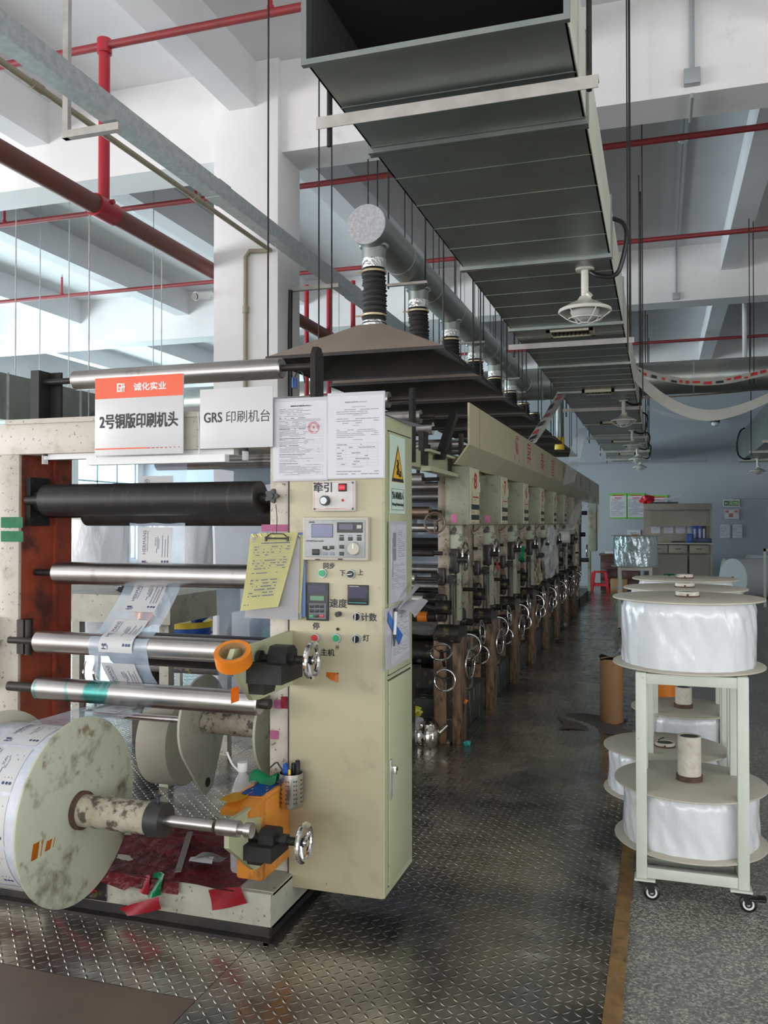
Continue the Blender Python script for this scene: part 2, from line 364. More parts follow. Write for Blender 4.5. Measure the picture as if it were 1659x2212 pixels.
    def build(s, name, parent=None, label=None, sharp=38, **props):
        me = bpy.data.meshes.new(name)
        bmesh.ops.recalc_face_normals(s.bm, faces=s.bm.faces[:])
        if parent is not None: o0 = ORIG[parent.name]
        else:
            xs = [v.co for v in s.bm.verts]
            o0 = V(((min(p.x for p in xs)+max(p.x for p in xs))/2, (min(p.y for p in xs)+max(p.y for p in xs))/2, min(p.z for p in xs)))
        bmesh.ops.translate(s.bm, verts=s.bm.verts[:], vec=-o0)
        s.bm.to_mesh(me); s.bm.free()
        for m in s.ms: me.materials.append(m)
        me.shade_smooth(); me.set_sharp_from_angle(angle=math.radians(sharp))
        o = bpy.data.objects.new(name, me); COL.objects.link(o)
        if parent is not None: o.parent = parent
        else: o.location = o0
        ORIG[o.name] = o0
        if label: o['label'] = label
        for k, v in props.items(): o[k] = v
        return o

def FR(o, xd, yd):
    o, xd, yd = V(o), V(xd).normalized(), V(yd).normalized(); n = xd.cross(yd)
    return lambda a, b, c=0.: o+xd*a+yd*b+n*c
def thing(name, label, cat, loc, group=None):
    o = bpy.data.objects.new(name, None); COL.objects.link(o); o.location = loc; ORIG[o.name] = V(loc); o.empty_display_size = .1
    o['label'] = label; o['category'] = cat
    if group: o['group'] = group
    return o
def solo(mb, name, label, cat, group=None, **k):
    o = mb.build(name, None, label, **k); o['category'] = cat
    if group: o['group'] = group
    return o
def stru(mb, name, **k):
    o = mb.build(name, **k); o['kind'] = 'structure'; return o
def copy_tree(o, loc=None, label=None, group=None, parent=None):
    c = o.copy(); COL.objects.link(c); c.parent = parent
    ORIG[c.name] = V(loc) if loc is not None else (ORIG[parent.name] if parent else ORIG[o.name])
    if loc is not None: c.location = loc
    if label: c['label'] = label
    if group: c['group'] = group
    for ch in list(o.children): copy_tree(ch, None, None, None, c)
    return c
ORD = ['first', 'second', 'third', 'fourth', 'fifth', 'sixth', 'seventh', 'eighth', 'ninth']
def wheel(mb, c, ax, R, r, m, m2=None, spokes=3, ph=.4, dish=0.):
    ax = V(ax).normalized(); c = V(c); x, y = perp(ax)
    mb.torus(c, ax, R, r, m)
    mb.cyl(c-ax*(r*1.8+dish), c+ax*r*1.4, R*.2, m2 or m, seg=14)
    for k in range(spokes):
        a = ph+2*pi*k/spokes; d = x*math.cos(a)+y*math.sin(a)
        mb.cyl(c+d*R*.15-ax*dish*.6, c+d*R, r*.75, m2 or m, r2=r*.7, seg=8)
    return mb
# ================================================================== THE SETTING
XL, XR, YB, YF, ZC = -14.0, 7.5, -7.0, 21.3, 5.63
stru(MB(terr).box((XL, YB, -.1), (XR, YF, 0)), 'floor')
pl = MB(diam)
x = -.172
while x > -6.5:
    y = 2.42 if x < -1.0 else -.2
    first = True
    while y < 20.6:
        n = 4.05 if (first and y < 1) else (y + (1.6 if y == 2.42 else 2.4))
        pl.box((x-1.217, y, 0), (x, min(n, 20.6)-.003, .004)); y = n; first = False
    x -= 1.22
stru(pl, 'floor_plate')
stru(MB(matbr).box((-4.5, -.2, 0), (-1.395, 2.415, .003)), 'floor_sheet')
stru(MB(pbr('rusty_ochre_strip', (.34, .20, .065), .6, var=(9, (.20, .12, .05), .35, .6), dirt=(15, (.08, .055, .035), .60, .78))).box((-.170, -.2, 0), (-.115, 20.6, .010)), 'floor_edge_strip')
stru(MB(ceilm).box((XL, YB, ZC), (XR, YF, ZC+.15)), 'ceiling')
for y in (-6.2, .15, 7.0, 13.52, 20.85):
    stru(MB(wallw).box((XL, y, 4.81), (XR, y+.42, ZC)), 'ceiling_beam')
MBY = [(-6.98, -6.2), (-5.78, .15), (.57, 7.0), (7.42, 13.52), (13.94, 20.85)]
for k in range(9):
    xc = -12.65+2.275*k
    s = MB(ceilm)
    for a, b in MBY[1:]: s.box((xc-.13, a, 5.22), (xc+.13, b, ZC))
    stru(s, 'ceiling_joist')
stru(MB(wallw).box((-3.835, 6.93, 0), (-3.20, 7.42, ZC), bev=.006), 'column')
# walls
stru(MB(wallb).box((XL, YF, 0), (XR, YF+.2, ZC)), 'wall_far')
def window_wall(name, fr, a0, a1, wins, z0, z1):
    b = MB(wallw)
    def bx(p, q, zz0, zz1): 
        b.faces([fr(p, zz0, 0), fr(q, zz0, 0), fr(q, zz1, 0), fr(p, zz1, 0), fr(p, zz0, -.2), fr(q, zz0, -.2), fr(q, zz1, -.2), fr(p, zz1, -.2)],
                [(0,1,2,3),(7,6,5,4),(0,4,5,1),(1,5,6,2),(2,6,7,3),(3,7,4,0)])
    bx(a0, a1, 0, z0); bx(a0, a1, z1, ZC)
    e = a0
    for p, q in wins: bx(e, p, z0, z1); e = q
    bx(e, a1, z0, z1)
    stru(b, name)
WN = [0]
def window(fr, p, q, z0, z1):
    WN[0] += 1
    f = MB(mulm)
    def bar(pa, za, pb, zb, d0=-.12, d1=-.07):
        f.faces([fr(pa, za, d1), fr(pb, za, d1), fr(pb, zb, d1), fr(pa, zb, d1), fr(pa, za, d0), fr(pb, za, d0), fr(pb, zb, d0), fr(pa, zb, d0)],
                [(0,1,2,3),(7,6,5,4),(0,4,5,1),(1,5,6,2),(2,6,7,3),(3,7,4,0)])
    t = .05
    bar(p, z0, q, z0+t); bar(p, z1-t, q, z1); bar(p, z0, p+t, z1); bar(q-t, z0, q, z1)
    n = 3
    for k in range(1, n): c = p+(q-p)*k/n; bar(c-t/2, z0, c+t/2, z1)
    for z in (z0+(z1-z0)*.33, z0+(z1-z0)*.68): bar(p, z-.02, q, z+.02)
    o = f.build('window_%d' % WN[0]); o['kind'] = 'structure'
    g = MB(glassm); g.quad([fr(p, z0, -.095), fr(q, z0, -.095), fr(q, z1, -.095), fr(p, z1, -.095)]); g.build('pane', o)
frL = FR((XL, 0, 0), (0, 1, 0), (0, 0, 1))       # along +Y, normal +X
wl = [(y, y+2.6) for y in (-5.5, -2.5, .5, 3.5, 6.5, 9.5, 12.5, 15.5, 18.4)]
window_wall('wall_left', frL, YB, YF, wl, .5, 3.6)
for p, q in wl: window(frL, p, q, .5, 3.6)
frB = FR((0, YB, 0), (-1, 0, 0), (0, 0, 1))      # along -X, normal +Y
wb = [(-7.0, -4.0), (-3.2, -.2), (.6, 3.6), (4.4, 7.4)]
window_wall('wall_rear', frB, -XR, -XL, wb, .7, 3.1)
for p, q in wb: window(frB, p, q, .7, 3.1)
frR = FR((XR, 0, 0), (0, -1, 0), (0, 0, 1))      # along -Y, normal -X
wr = [(-3.0, -.2), (.4, 3.2), (3.8, 6.4)]
window_wall('wall_right', frR, -YF, -YB, wr, .7, 3.1)
for p, q in wr: window(frR, p, q, .7, 3.1)
# surface conduit along the far wall
stru(MB(greyp).cyl((-3.4, YF-.02, 2.95), (1.0, YF-.02, 2.95), .018, seg=10), 'trim_1')
stru(MB(greyp).cyl((1.62, YF-.02, 2.08), (4.2, YF-.02, 2.08), .018, seg=10), 'trim_2')

# ================================================================== PIPES UNDER THE CEILING
def sprinkler(p, up, X, Y, Z, L=.30):
    h = MB(redb).cyl((X, Y, Z), (X, Y, Z+L), .016, seg=10).cyl((X, Y, Z-.02), (X, Y, Z+.05), .026, seg=12)
    o = h.build('sprinkler_riser', p)
    MB(galvl).cyl((X, Y, Z+L), (X, Y, Z+L+.03), .012, seg=8).cyl((X, Y, Z+L+.03), (X, Y, Z+L+.036), .022, seg=10).build('sprinkler_head', o)
pz = 5.10
PIPES = [(5.50, -13.8, 7.3, [-5.55, -2.6, 1.9], 'dusty red sprinkler pipe crossing in front of the column, nearest the camera'),
         (8.45, -13.8, 7.3, [-7.5, -4.9], 'red sprinkler pipe crossing just behind the white column'),
         (11.4, -13.8, 7.3, [-9.0, -6.2, 2.1], 'red sprinkler pipe crossing in the middle of the second ceiling bay'),
         (14.9, -13.8, 7.3, [-6.4, 3.0], 'dark red sprinkler pipe crossing behind the second ceiling beam'),
         (17.9, -13.8, 7.3, [3.2], 'dark red sprinkler pipe crossing nearest the far wall')]
for y, x0, x1, sps, lb in PIPES:
    t = thing('sprinkler_pipe', lb, 'pipe', ((x0+x1)/2, y, pz), 'red cross pipes under the ceiling')
    MB(redp).cyl((x0, y, pz), (x1, y, pz), .030, seg=14).build('pipe', t)
    for q in sps: sprinkler(t, 1, q, y, pz, .3 if y < 14 else .25)
BX, BZ = -3.97, 3.86
t = thing('main_fire_pipe', 'thick dusty maroon fire pipe running past the column toward the far wall', 'pipe', (BX, 5.5, BZ))
MB(maroon).cyl((BX, -1, BZ), (BX, 12.6, BZ), .070, seg=24).build('pipe', t)
MB(redb).cyl((BX, 5.38, BZ), (BX, 5.62, BZ), .084, seg=24).cyl((BX-.09, 5.5, BZ+.05), (BX+.09, 5.5, BZ+.05), .018, seg=10).build('pipe_clamp', t, 'bright red clamp collar')
MB(redb).cyl((BX, 5.5, BZ+.05), (BX, 5.5, pz+.01), .042, seg=18).cyl((BX, 5.5, pz-.06), (BX, 5.5, pz+.045), .055, seg=18).build('riser', t, 'bright red riser')
t = thing('red_pipe_rack', 'upright red pipe ladder standing behind the exhaust hoods', 'pipe rack', (-4.1, 10.0, 0))
for x in (-4.22, -3.92, -3.60): MB(redb).cyl((x, 10, 0), (x, 10, 4.5), .03, seg=12).build('upright_pipe', t)
for z in (2.6, 3.1, 3.75): MB(redb).cyl((-4.22, 10, z), (-3.6, 10, z), .024, seg=10).build('cross_pipe', t)
# galvanised cable tray in front of the column
t = thing('cable_tray', 'galvanised cable tray running past the face of the white column', 'cable tray', (-2.8, 6, 3.70))
b = MB(galvl).box((-2.855, -1, 3.66), (-2.755, 12.2, 3.77))
b.build('tray', t)
for y in (2.85, 5.05, 7.7, 10.4): MB(galvl).box((-2.859, y, 3.656), (-2.751, y+.16, 3.774)).build('joint_plate', t)
b = MB(strapm).box((-3.2, 7.22, 3.625), (-2.74, 7.26, 3.66)); b.build('bracket', t)
b = MB(strapm).box((-3.11, 3.93, 3.61), (-2.75, 3.97, 3.65)).box((-3.11, 3.935, 3.61), (-3.075, 3.965, ZC)); b.build('hanger', t)
# conduit
b = MB(concol).tube([(-3.25, -1, 3.90), (-3.25, 6.80, 3.90), (-3.25, 6.88, 3.905), (-3.33, 6.9, 3.91), (-3.46, 6.9, 3.92), (-3.5, 6.9, 3.87), (-3.5, 6.9, 2.05)], .020, seg=10)
for y, z in ((3.9, 3.90), (5.6, 3.90)): b.cyl((-3.25, y-.04, z), (-3.25, y+.04, z), .027, seg=10)
for z in (3.4, 2.9): b.cyl((-3.5, 6.9, z-.03), (-3.5, 6.9, z+.03), .027, seg=10)
solo(b, 'conduit', 'khaki conduit that bends down the front of the white column', 'conduit')
b = MB(blackpl).tube([(-3.19, 7.18, 3.62), (-3.185, 7.16, 3.2), (-3.185, 7.18, 2.0), (-3.185, 7.18, .3)], .022, seg=8)
solo(b, 'power_cable', 'thick black cable hanging down the side of the white column', 'cable')
# camera on the column
t = thing('security_camera', 'small white security camera bracketed to the left side of the column', 'camera', (-3.95, 7.0, 3.58))
MB(pvc).cyl((-3.835, 7.05, 3.58), (-3.93, 7.0, 3.58), .014, seg=8).build('bracket', t)
MB(pvc).cyl((-3.93, 7.05, 3.60), (-3.98, 6.86, 3.55), .04, seg=16).build('housing', t)
MB(blackpl).cyl((-3.98, 6.862, 3.55), (-3.983, 6.85, 3.547), .034, seg=16).build('lens', t)
# conduits, boxes and smoke detectors
b = MB(greyp).cyl((.25, 6.97, 4.95), (.25, 6.97, ZC), .02, seg=8)
b.tube([(.25, 6.97, 4.80), (.25, 6.98, 4.78), (.25, 7.42, 4.78)], .014, seg=8).tube([(.25, 7.45, 5.60), (.25, 13.5, 5.60)], .014, seg=8).cyl((.25, 13.49, 4.85), (.25, 13.49, 5.6), .016, seg=8)
solo(b, 'ceiling_conduit', 'grey conduit running over the ceiling beam right of the big duct', 'conduit')
solo(MB(greyp).box((.19, 6.93, 4.86), (.31, 6.995, 4.98), bev=.006), 'junction_box', 'grey junction box on the face of the nearest ceiling beam', 'junction box')
solo(MB(greyp).box((.2, 13.46, 4.83), (.30, 13.515, 4.93), bev=.006), 'junction_box', 'grey junction box on the face of the second ceiling beam', 'junction box')
def detector(x, y, z, lb):
    t = thing('smoke_detector', lb, 'smoke detector', (x, y, z), 'smoke detectors')
    MB(pvc).lathe((x, y, z), (0, 0, -1), [(0, 0), (.055, 0), (.055, .02), (.04, .045), (0, .05)], seg=20).build('housing', t)
    MB(dkgrey).cyl((x, y, z), (x, y, z+.02), .045, seg=16).build('base', t)
detector(.25, 9.6, 5.58, 'white smoke detector on the conduit right of the big duct')
detector(-6.45, 9.6, 5.58, 'white smoke detector on the ceiling left of the column')
b = MB(galvl)
for dx in (0, .06): b.cyl((-6.45+dx, 7.45, 5.60), (-6.45+dx, 13.5, 5.60), .014, seg=8)
solo(b, 'ceiling_conduit', 'twin steel conduit along the ceiling left of the column', 'conduit')
# long thin suspension rods hanging left of the column
k = 0
for (x, y, z0) in ((-7.6, 9.2, 2.2), (-7.0, 9.0, 2.2), (-5.6, 8.7, 2.2), (-4.95, 9.3, 2.15), (-4.55, 8.3, 2.2), (-4.2, 8.0, 2.2)):
    k += 1
    t = thing('suspension_rod', ORD[k-1]+' thin steel rod from the left among those hanging left of the column', 'rod', (x, y, z0), 'thin rods left of the column')
    MB(galvl).cyl((x, y, z0), (x, y, ZC), .006, seg=6).build('rod', t)
    MB(galvl).cyl((x, y, z0+.01), (x, y, z0+.035), .014, seg=6).build('nut', t)
# round cross duct in the distance
t = thing('round_cross_duct', 'big round galvanised duct crossing the hall under the ceiling', 'duct', (0, 12.95, 3.58))
MB(galvp).cyl((-11.0, 12.95, 3.58), (7.4, 12.95, 3.58), .235, seg=36).build('pipe', t)
for q in range(14): MB(galvl).cyl((-6.9+q*1.05, 12.95, 3.58), (-6.88+q*1.05, 12.95, 3.58), .242, seg=36).build('seam_ring', t)
for q in (-5, -2.9, 2.4, 5.2): MB(strapm).cyl((q, 13.2, 3.3), (q, 13.2, 5.4), .008, seg=6).cyl((q, 12.70, 3.3), (q, 12.70, 5.4), .008, seg=6).box((q-.02, 12.66, 3.28), (q+.02, 13.24, 3.32)).build('hanger', t)
# grey rectangular duct by the left windows
t = thing('left_duct', 'grey sheet metal duct in front of the left windows', 'duct', (-6.5, 8, 2.5))
MB(galv).box((-6.9, 4.0, 2.50), (-6.0, 11.8, 2.95)).build('duct_body', t)
b = MB(galvl)
for q in range(7): MB(galvl).box((-6.91, 4.6+q*1.1, 2.49), (-5.99, 4.625+q*1.1, 2.96)).build('flange', t)
for q in (5.0, 8.0, 11.0): MB(strapm).cyl((-5.96, q, 2.45), (-5.96, q, 5.4), .007, seg=6).cyl((-6.94, q, 2.45), (-6.94, q, 5.4), .007, seg=6).box((-6.98, q-.02, 2.46), (-5.92, q+.02, 2.49)).build('hanger', t)

# ================================================================== THE BIG SUPPLY DUCT
DX0, DX1, DZ0, DZ1, DY0, DY1 = -1.055, -.25, 2.95, 3.25, 2.50, 20.9
t = thing('supply_duct', 'long rectangular galvanised supply duct with an open near end', 'duct', ((DX0+DX1)/2, DY0, DZ0))
b = MB(galv)
b.box((DX0, DY0, DZ0), (DX1, DY1, DZ0+.006)).box((DX0, DY0, DZ1-.006), (DX1, DY1, DZ1))
b.box((DX0, DY0, DZ0), (DX0+.006, DY1, DZ1)).box((DX1-.006, DY0, DZ0), (DX1, DY1, DZ1)); b.build('duct_body', t)
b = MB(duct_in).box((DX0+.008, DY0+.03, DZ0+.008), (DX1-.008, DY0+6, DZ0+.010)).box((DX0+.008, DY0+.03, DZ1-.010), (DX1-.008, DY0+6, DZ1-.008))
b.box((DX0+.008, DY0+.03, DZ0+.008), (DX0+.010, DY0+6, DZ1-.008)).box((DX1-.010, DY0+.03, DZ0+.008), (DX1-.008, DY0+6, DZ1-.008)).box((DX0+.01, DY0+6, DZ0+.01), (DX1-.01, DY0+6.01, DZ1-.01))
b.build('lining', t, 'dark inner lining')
MB(ductside).box((DX1, DY0+.05, DZ0+.004), (DX1+.004, DY1, DZ1)).build('side_cover', t, 'pale foil covered side')
b = MB(galv); e = .012
b.box((DX0-e, DY0-.02, DZ0-e), (DX1+e, DY0, DZ0+.006)).box((DX0-e, DY0-.02, DZ0+.006), (DX0+.006, DY0, DZ1)).box((DX1-.006, DY0-.02, DZ0+.006), (DX1+e, DY0, DZ1)).box((DX0-e, DY0-.02, DZ1), (DX1+e, DY0, DZ1+e))
b.build('mouth_flange', t)
y = 3.16; k = 0
while y < 20.5:
    MB(galv).box((DX0-.014, y-.022, DZ0-.02), (DX1+.012, y-.003, DZ1+.02)).box((DX0-.014, y+.003, DZ0-.02), (DX1+.012, y+.022, DZ1+.02)).build('flange_joint', t)
    y += 1.62
y = 2.8
while y < 20.7:
    MB(galv).box((DX0, y, DZ0-.0018), (DX1, y+.009, DZ0)).build('rib', t); y += .325
for y in (2.80, 6.85, 10.9, 14.6, 17.4, 19.6):
    MB(strapm).box((DX0-.09, y, DZ0-.028), (DX1+.07, y+.045, DZ0-.022)).box((DX0-.09, y-.004, DZ0-.064), (DX1+.07, y, DZ0-.022)).build('angle_strap', t)
    MB(dkmetal).cyl((DX0-.05, y+.02, DZ0-.12), (DX0-.05, y+.02, 5.55), .009, seg=8).cyl((DX1+.04, y+.02, DZ0-.06), (DX1+.04, y+.02, 5.55), .009, seg=8).build('hanger_rod', t)
for y in (6.45, 9.55, 12.6, 15.6, 18.4):
    f = MB(vent_m); x0, x1 = -.80, -.46
    f.box((x0, y, DZ0-.03), (x1, y+.03, DZ0)).box((x0, y+.20, DZ0-.03), (x1, y+.23, DZ0)).box((x0, y, DZ0-.03), (x0+.03, y+.23, DZ0)).box((x1-.03, y, DZ0-.03), (x1, y+.23, DZ0))
    f = f.build('vent_frame', t, 'yellowed plastic vent frame')
    s = MB(dkgrey)
    for q in range(9): s.box((x0+.045+q*.030, y+.03, DZ0-.024), (x0+.052+q*.030, y+.2, DZ0-.006))
    s.box((x0+.03, y+.03, DZ0-.005), (x1-.03, y+.2, DZ0-.001)); s.build('louvre', f)
# hanging lamps under the duct
def lamp(x, y, zt, lb, zb=None, cable=True, cx=None, ct=None):
    z = zt-.17; t = thing('pendant_lamp', lb, 'lamp', (x, y, z-.12), 'caged pendant lamps')
    MB(lampw).cyl((x, y, zt-.012), (x, y, zt), .052, seg=24).cyl((x, y, z-.005), (x, y, zt-.01), .021, seg=14).cyl((x+.002, y, z-.005), (x+.03, y-.02, z+.02), .02, seg=10).build('stem', t)
    MB(lampw).lathe((x, y, z-.075), (0, 0, 1), [(.147, -.004), (.15, .0), (.146, .012), (.09, .042), (.045, .062), (.03, .085), (0, .086)], seg=36).lathe((x, y, z-.075), (0, 0, 1), [(.147, -.004), (.135, .006), (.085, .035), (.03, .05)], seg=36).build('shade', t)
    MB(bulbm).lathe((x, y, z-.07), (0, 0, -1), [(.075, -.03), (.085, 0), (.07, .035), (.04, .055), (0, .062)], seg=24).build('globe', t)
    c = MB(lampw).torus((x, y, z-.078), (0, 0, 1), .143, .0035, seg=32, seg2=6).torus((x, y, z-.118), (0, 0, 1), .095, .003, seg=28, seg2=6).torus((x, y, z-.142), (0, 0, 1), .03, .003, seg=16, seg2=6)
    for q in range(6):
        a = q*pi/3; d = V((math.cos(a), math.sin(a), 0))
        c.tube([V((x, y, z-.078))+d*.143, V((x, y, z-.118))+d*.095, V((x, y, z-.142))+d*.03], .003, seg=5, sm=1)
    c.build('cage', t)
    if cable:
        cx = cx or DX1
        MB(blackpl).tube([(x+.03, y, zt-.02), (x+.07, y-.01, zt-.05), ((x+cx)/2+.10, y-.02, zt-.07), (cx+.06, y-.03, zt+.02), (cx+.085, y-.04, zt+.15), (cx+.07, y-.03, zt+.23), (cx+.004, y, zt+.27)], .013, seg=8, sm=2).build('cable', t)
for k, (y, lb) in enumerate(((5.0, 'large white caged pendant lamp nearest the camera under the big duct'), (10.5, 'second caged pendant lamp along the big duct'), (13.9, 'third caged pendant lamp along the big duct'), (16.9, 'fourth caged pendant lamp along the big duct'), (19.3, 'caged pendant lamp at the far end of the big duct'))):
    lamp(-.40, y, DZ0, lb)
# second duct at the far right
t = thing('side_duct', 'grey rectangular duct with a lamp below it at the right edge', 'duct', (2.1, 12, 2.6))
X0 = 1.55
MB(galv).box((X0, 10.5, 2.75), (X0+1.0, 19.0, 3.32)).build('duct_body', t)
for q in (12, 14, 16, 18): MB(strapm).box((X0-.08, q, 2.71), (X0+1.08, q+.05, 2.75)).build('angle_strap', t)
for q in (12, 16): MB(dkmetal).cyl((X0-.05, q, 2.65), (X0-.05, q, 5.5), .009, seg=6).build('hanger_rod', t)
lamp(X0+.25, 18.0, 2.75, 'caged pendant lamp under the duct at the right edge', cable=False)
solo(MB(blackpl).tube([(X0-.012, 17.5, 3.3), (X0-.1, 17.5, 3.26), (X0-.16, 17.5, 3.05), (X0-.14, 17.6, 2.80), (X0-.02, 17.7, 2.72), (X0+.1, 17.8, 2.735)], .015, seg=8, sm=2), 'lamp_cable', 'black cable looping beside the duct at the right edge', 'cable')
# ================================================================== PRESS HEAD: the winding stand in front
YC = 3.04                        # front face of the two columns
t = STAND = thing('winding_stand', 'big cream winding stand with steel rollers between two columns, front of the press', 'machine stand', (-1.97, 3.1, .004))
b = MB(whitef).box((-1.435, YC, .17), (-1.345, 3.40, 1.93), bev=.004); b.build('side_frame', t, 'right column of the stand')
b = MB(whitef).box((-2.745, YC, .17), (-2.615, 3.06, 1.80), bev=.003); b.box((-2.74, 3.055, .17), (-2.640, 3.40, 1.93)); b.build('side_frame', t, 'left column of the stand')
b = MB(orange_p).box((-2.640, 3.056, .17), (-2.612, 3.385, 1.80)).box((-2.614, 3.255, .17), (-2.598, 3.27, 1.80)); b.build('side_liner', t, 'orange red inner face of the left column')
b = MB(whitef).box((-2.745, YC-.004, 1.795), (-1.435, 3.34, 1.93), bev=.004).box((-2.68, YC-.012, 1.925), (-1.44, 3.36, 1.945)); b.build('top_beam', t)
b = MB(baseg).box((-2.95, 2.84, .035), (-1.335, 3.42, .167), bev=.004).box((-2.95, 2.86, .155), (-1.335, 3.42, .170)); b.build('base', t)
b = MB(dkmetal).box((-2.95, 2.835, .004), (-1.33, 2.846, .050)).box((-2.95, 2.80, .004), (-1.325, 2.846, .016)).box((-1.345, 2.83, .004), (-1.335, 3.42, .05)).box((-1.345, 2.80, .004), (-1.30, 3.42, .014)); b.build('foot_rail', t)
b = MB(blackp).box((-2.613, 3.075, 1.49), (-2.585, 3.20, 1.70)).cyl((-2.6, 3.13, 1.60), (-2.50, 3.13, 1.60), .045, seg=20)
for y in (3.09, 3.185):
    for z in (1.51, 1.68): b.cyl((-2.59, y, z), (-2.578, y, z), .011, seg=6)
b.build('bearing_plate', t, 'black bearing plate')
b = MB(dkmetal).box((-2.613, 3.03, .945), (-2.58, 3.09, 1.09)).cyl((-2.57, 3.05, .94), (-2.57, 3.05, 1.09), .016, seg=12); b.build('sensor_block', t)
def roller(x0, x1, Y, Z, r, m, sx0, sx1, rs=.014, lab=None, par=None, caps=True):
    o = MB(m).lathe((x0, Y, Z), (1, 0, 0), [(0, 0), (r*.86, 0), (r, .006), (r, x1-x0-.006), (r*.86, x1-x0), (0, x1-x0)], seg=40)
    o = o.build('roller', par or t, lab)
    MB(dkmetal).cyl((sx0, Y, Z), (sx1, Y, Z), rs, seg=12).build('shaft', o); return o
roller(-2.50, -1.485, 3.07, 1.600, .067, rubber, -2.6, -1.44, .02, 'thick black rubber roller')
roller(-2.42, -1.44, 3.24, 1.545, .055, dkmetal, -2.6, -1.44, .02, 'dark roller behind the rubber roller')
roller(-2.50, -1.47, 3.14, 1.286, .049, steel, -2.62, -1.43, lab='upper polished steel roller')
roller(-2.455, -1.43, 2.97, 1.012, .045, steel, -2.6, -1.42, lab='middle polished steel roller')
roller(-2.455, -1.44, 2.97, .820, .046, steelt, -2.6, -1.40, .02, lab='lowest steel roller with green smears')
roller(-2.39, -1.46, 3.42, .93, .075, rubber, -2.6, -1.42, .02, 'black roller at the back')
# roller over the top of the stand
o = roller(-2.49, -1.475, 3.245, 2.14, .043, steel, -2.68, -1.32, .014, 'long steel roller above the beam')
MB(blackp).box((-2.70, 3.21, 1.93), (-2.655, 3.30, 2.19)).box((-2.70, 3.29, 1.93), (-2.60, 3.302, 2.19)).build('roller_post', t)
b = MB(dkmetal).prism([(-1.335, 3.20, 1.85), (-1.335, 3.29, 1.85), (-1.335, 3.29, 2.18), (-1.335, 3.265, 2.215), (-1.335, 3.225, 2.215), (-1.335, 3.20, 2.18)], (.022, 0, 0)); b.build('roller_post', t)
roller(-2.33, -1.62, 3.55, 2.00, .045, steel, -2.62, -1.4, .014, 'lower steel roller behind the sign boards')
b = MB(dkmetal).box((-2.62, 3.48, 1.94), (-2.52, 3.62, 1.965)).lathe((-2.60, 3.55, 2.0), (1, 0, 0), [(0, 0), (.05, 0), (.05, .05), (0, .05)], seg=20).box((-2.6, 3.50, 1.95), (-2.55, 3.6, 2.0)); b.build('bearing_block', t)
b = MB(dkmetal).box((-1.5, 3.50, 1.93), (-1.40, 3.60, 1.965)).lathe((-1.48, 3.55, 2.0), (1, 0, 0), [(0, 0), (.05, 0), (.05, .06), (0, .06)], seg=20); b.build('bearing_block', t)
# star knobs on the column faces
def starknob(x, z, y, par, lab=None):
    b = MB(blackpl); n = 30; pts = []
    for k in range(n):
        a = 2*pi*k/n; r = .023+.006*math.cos(5*a); pts.append(V((x+r*math.cos(a), y-.045, z+r*math.sin(a))))
    b.prism(pts, (0, .02, 0)); b.cyl((x, y-.03, z), (x, y, z), .008, seg=10); b.cyl((x, y-.05, z), (x, y-.044, z), .012, seg=12)
    b.build('star_knob', par, lab)
p = aY(596, 1072, YC); starknob(p.x, p.z, YC, t)
b = MB(blackpl)
for k in range(1): pass
pz_ = aY(10, 1075, YC); n = 30; pts = []
for k in range(n):
    a = 2*pi*k/n; r = .023+.006*math.cos(5*a); pts.append(V((-2.79, YC+.06+r*math.cos(a), pz_.z+r*math.sin(a))))
b.prism(pts, (-.02, 0, 0)); b.cyl((-2.80, YC+.06, pz_.z), (-2.73, YC+.06, pz_.z), .008, seg=10); b.build('star_knob', t)
# left bracket on the outside of the left column
b = MB(baseg).box((-2.90, 2.99, .80), (-2.72, YC, 1.10)).box((-2.93, 2.965, .975), (-2.70, YC, 1.0)); b.build('outer_bracket', t)
# small wire loops under the rollers
b = MB(chrome)
for dx in (0, .055):
    b.tube([(-2.47+dx, 3.30, .88), (-2.47+dx, 3.28, .83), (-2.46+dx, 3.29, .78), (-2.47+dx, 3.30, .66)], .005, seg=6, sm=2)
b.build('wire_hook', t)
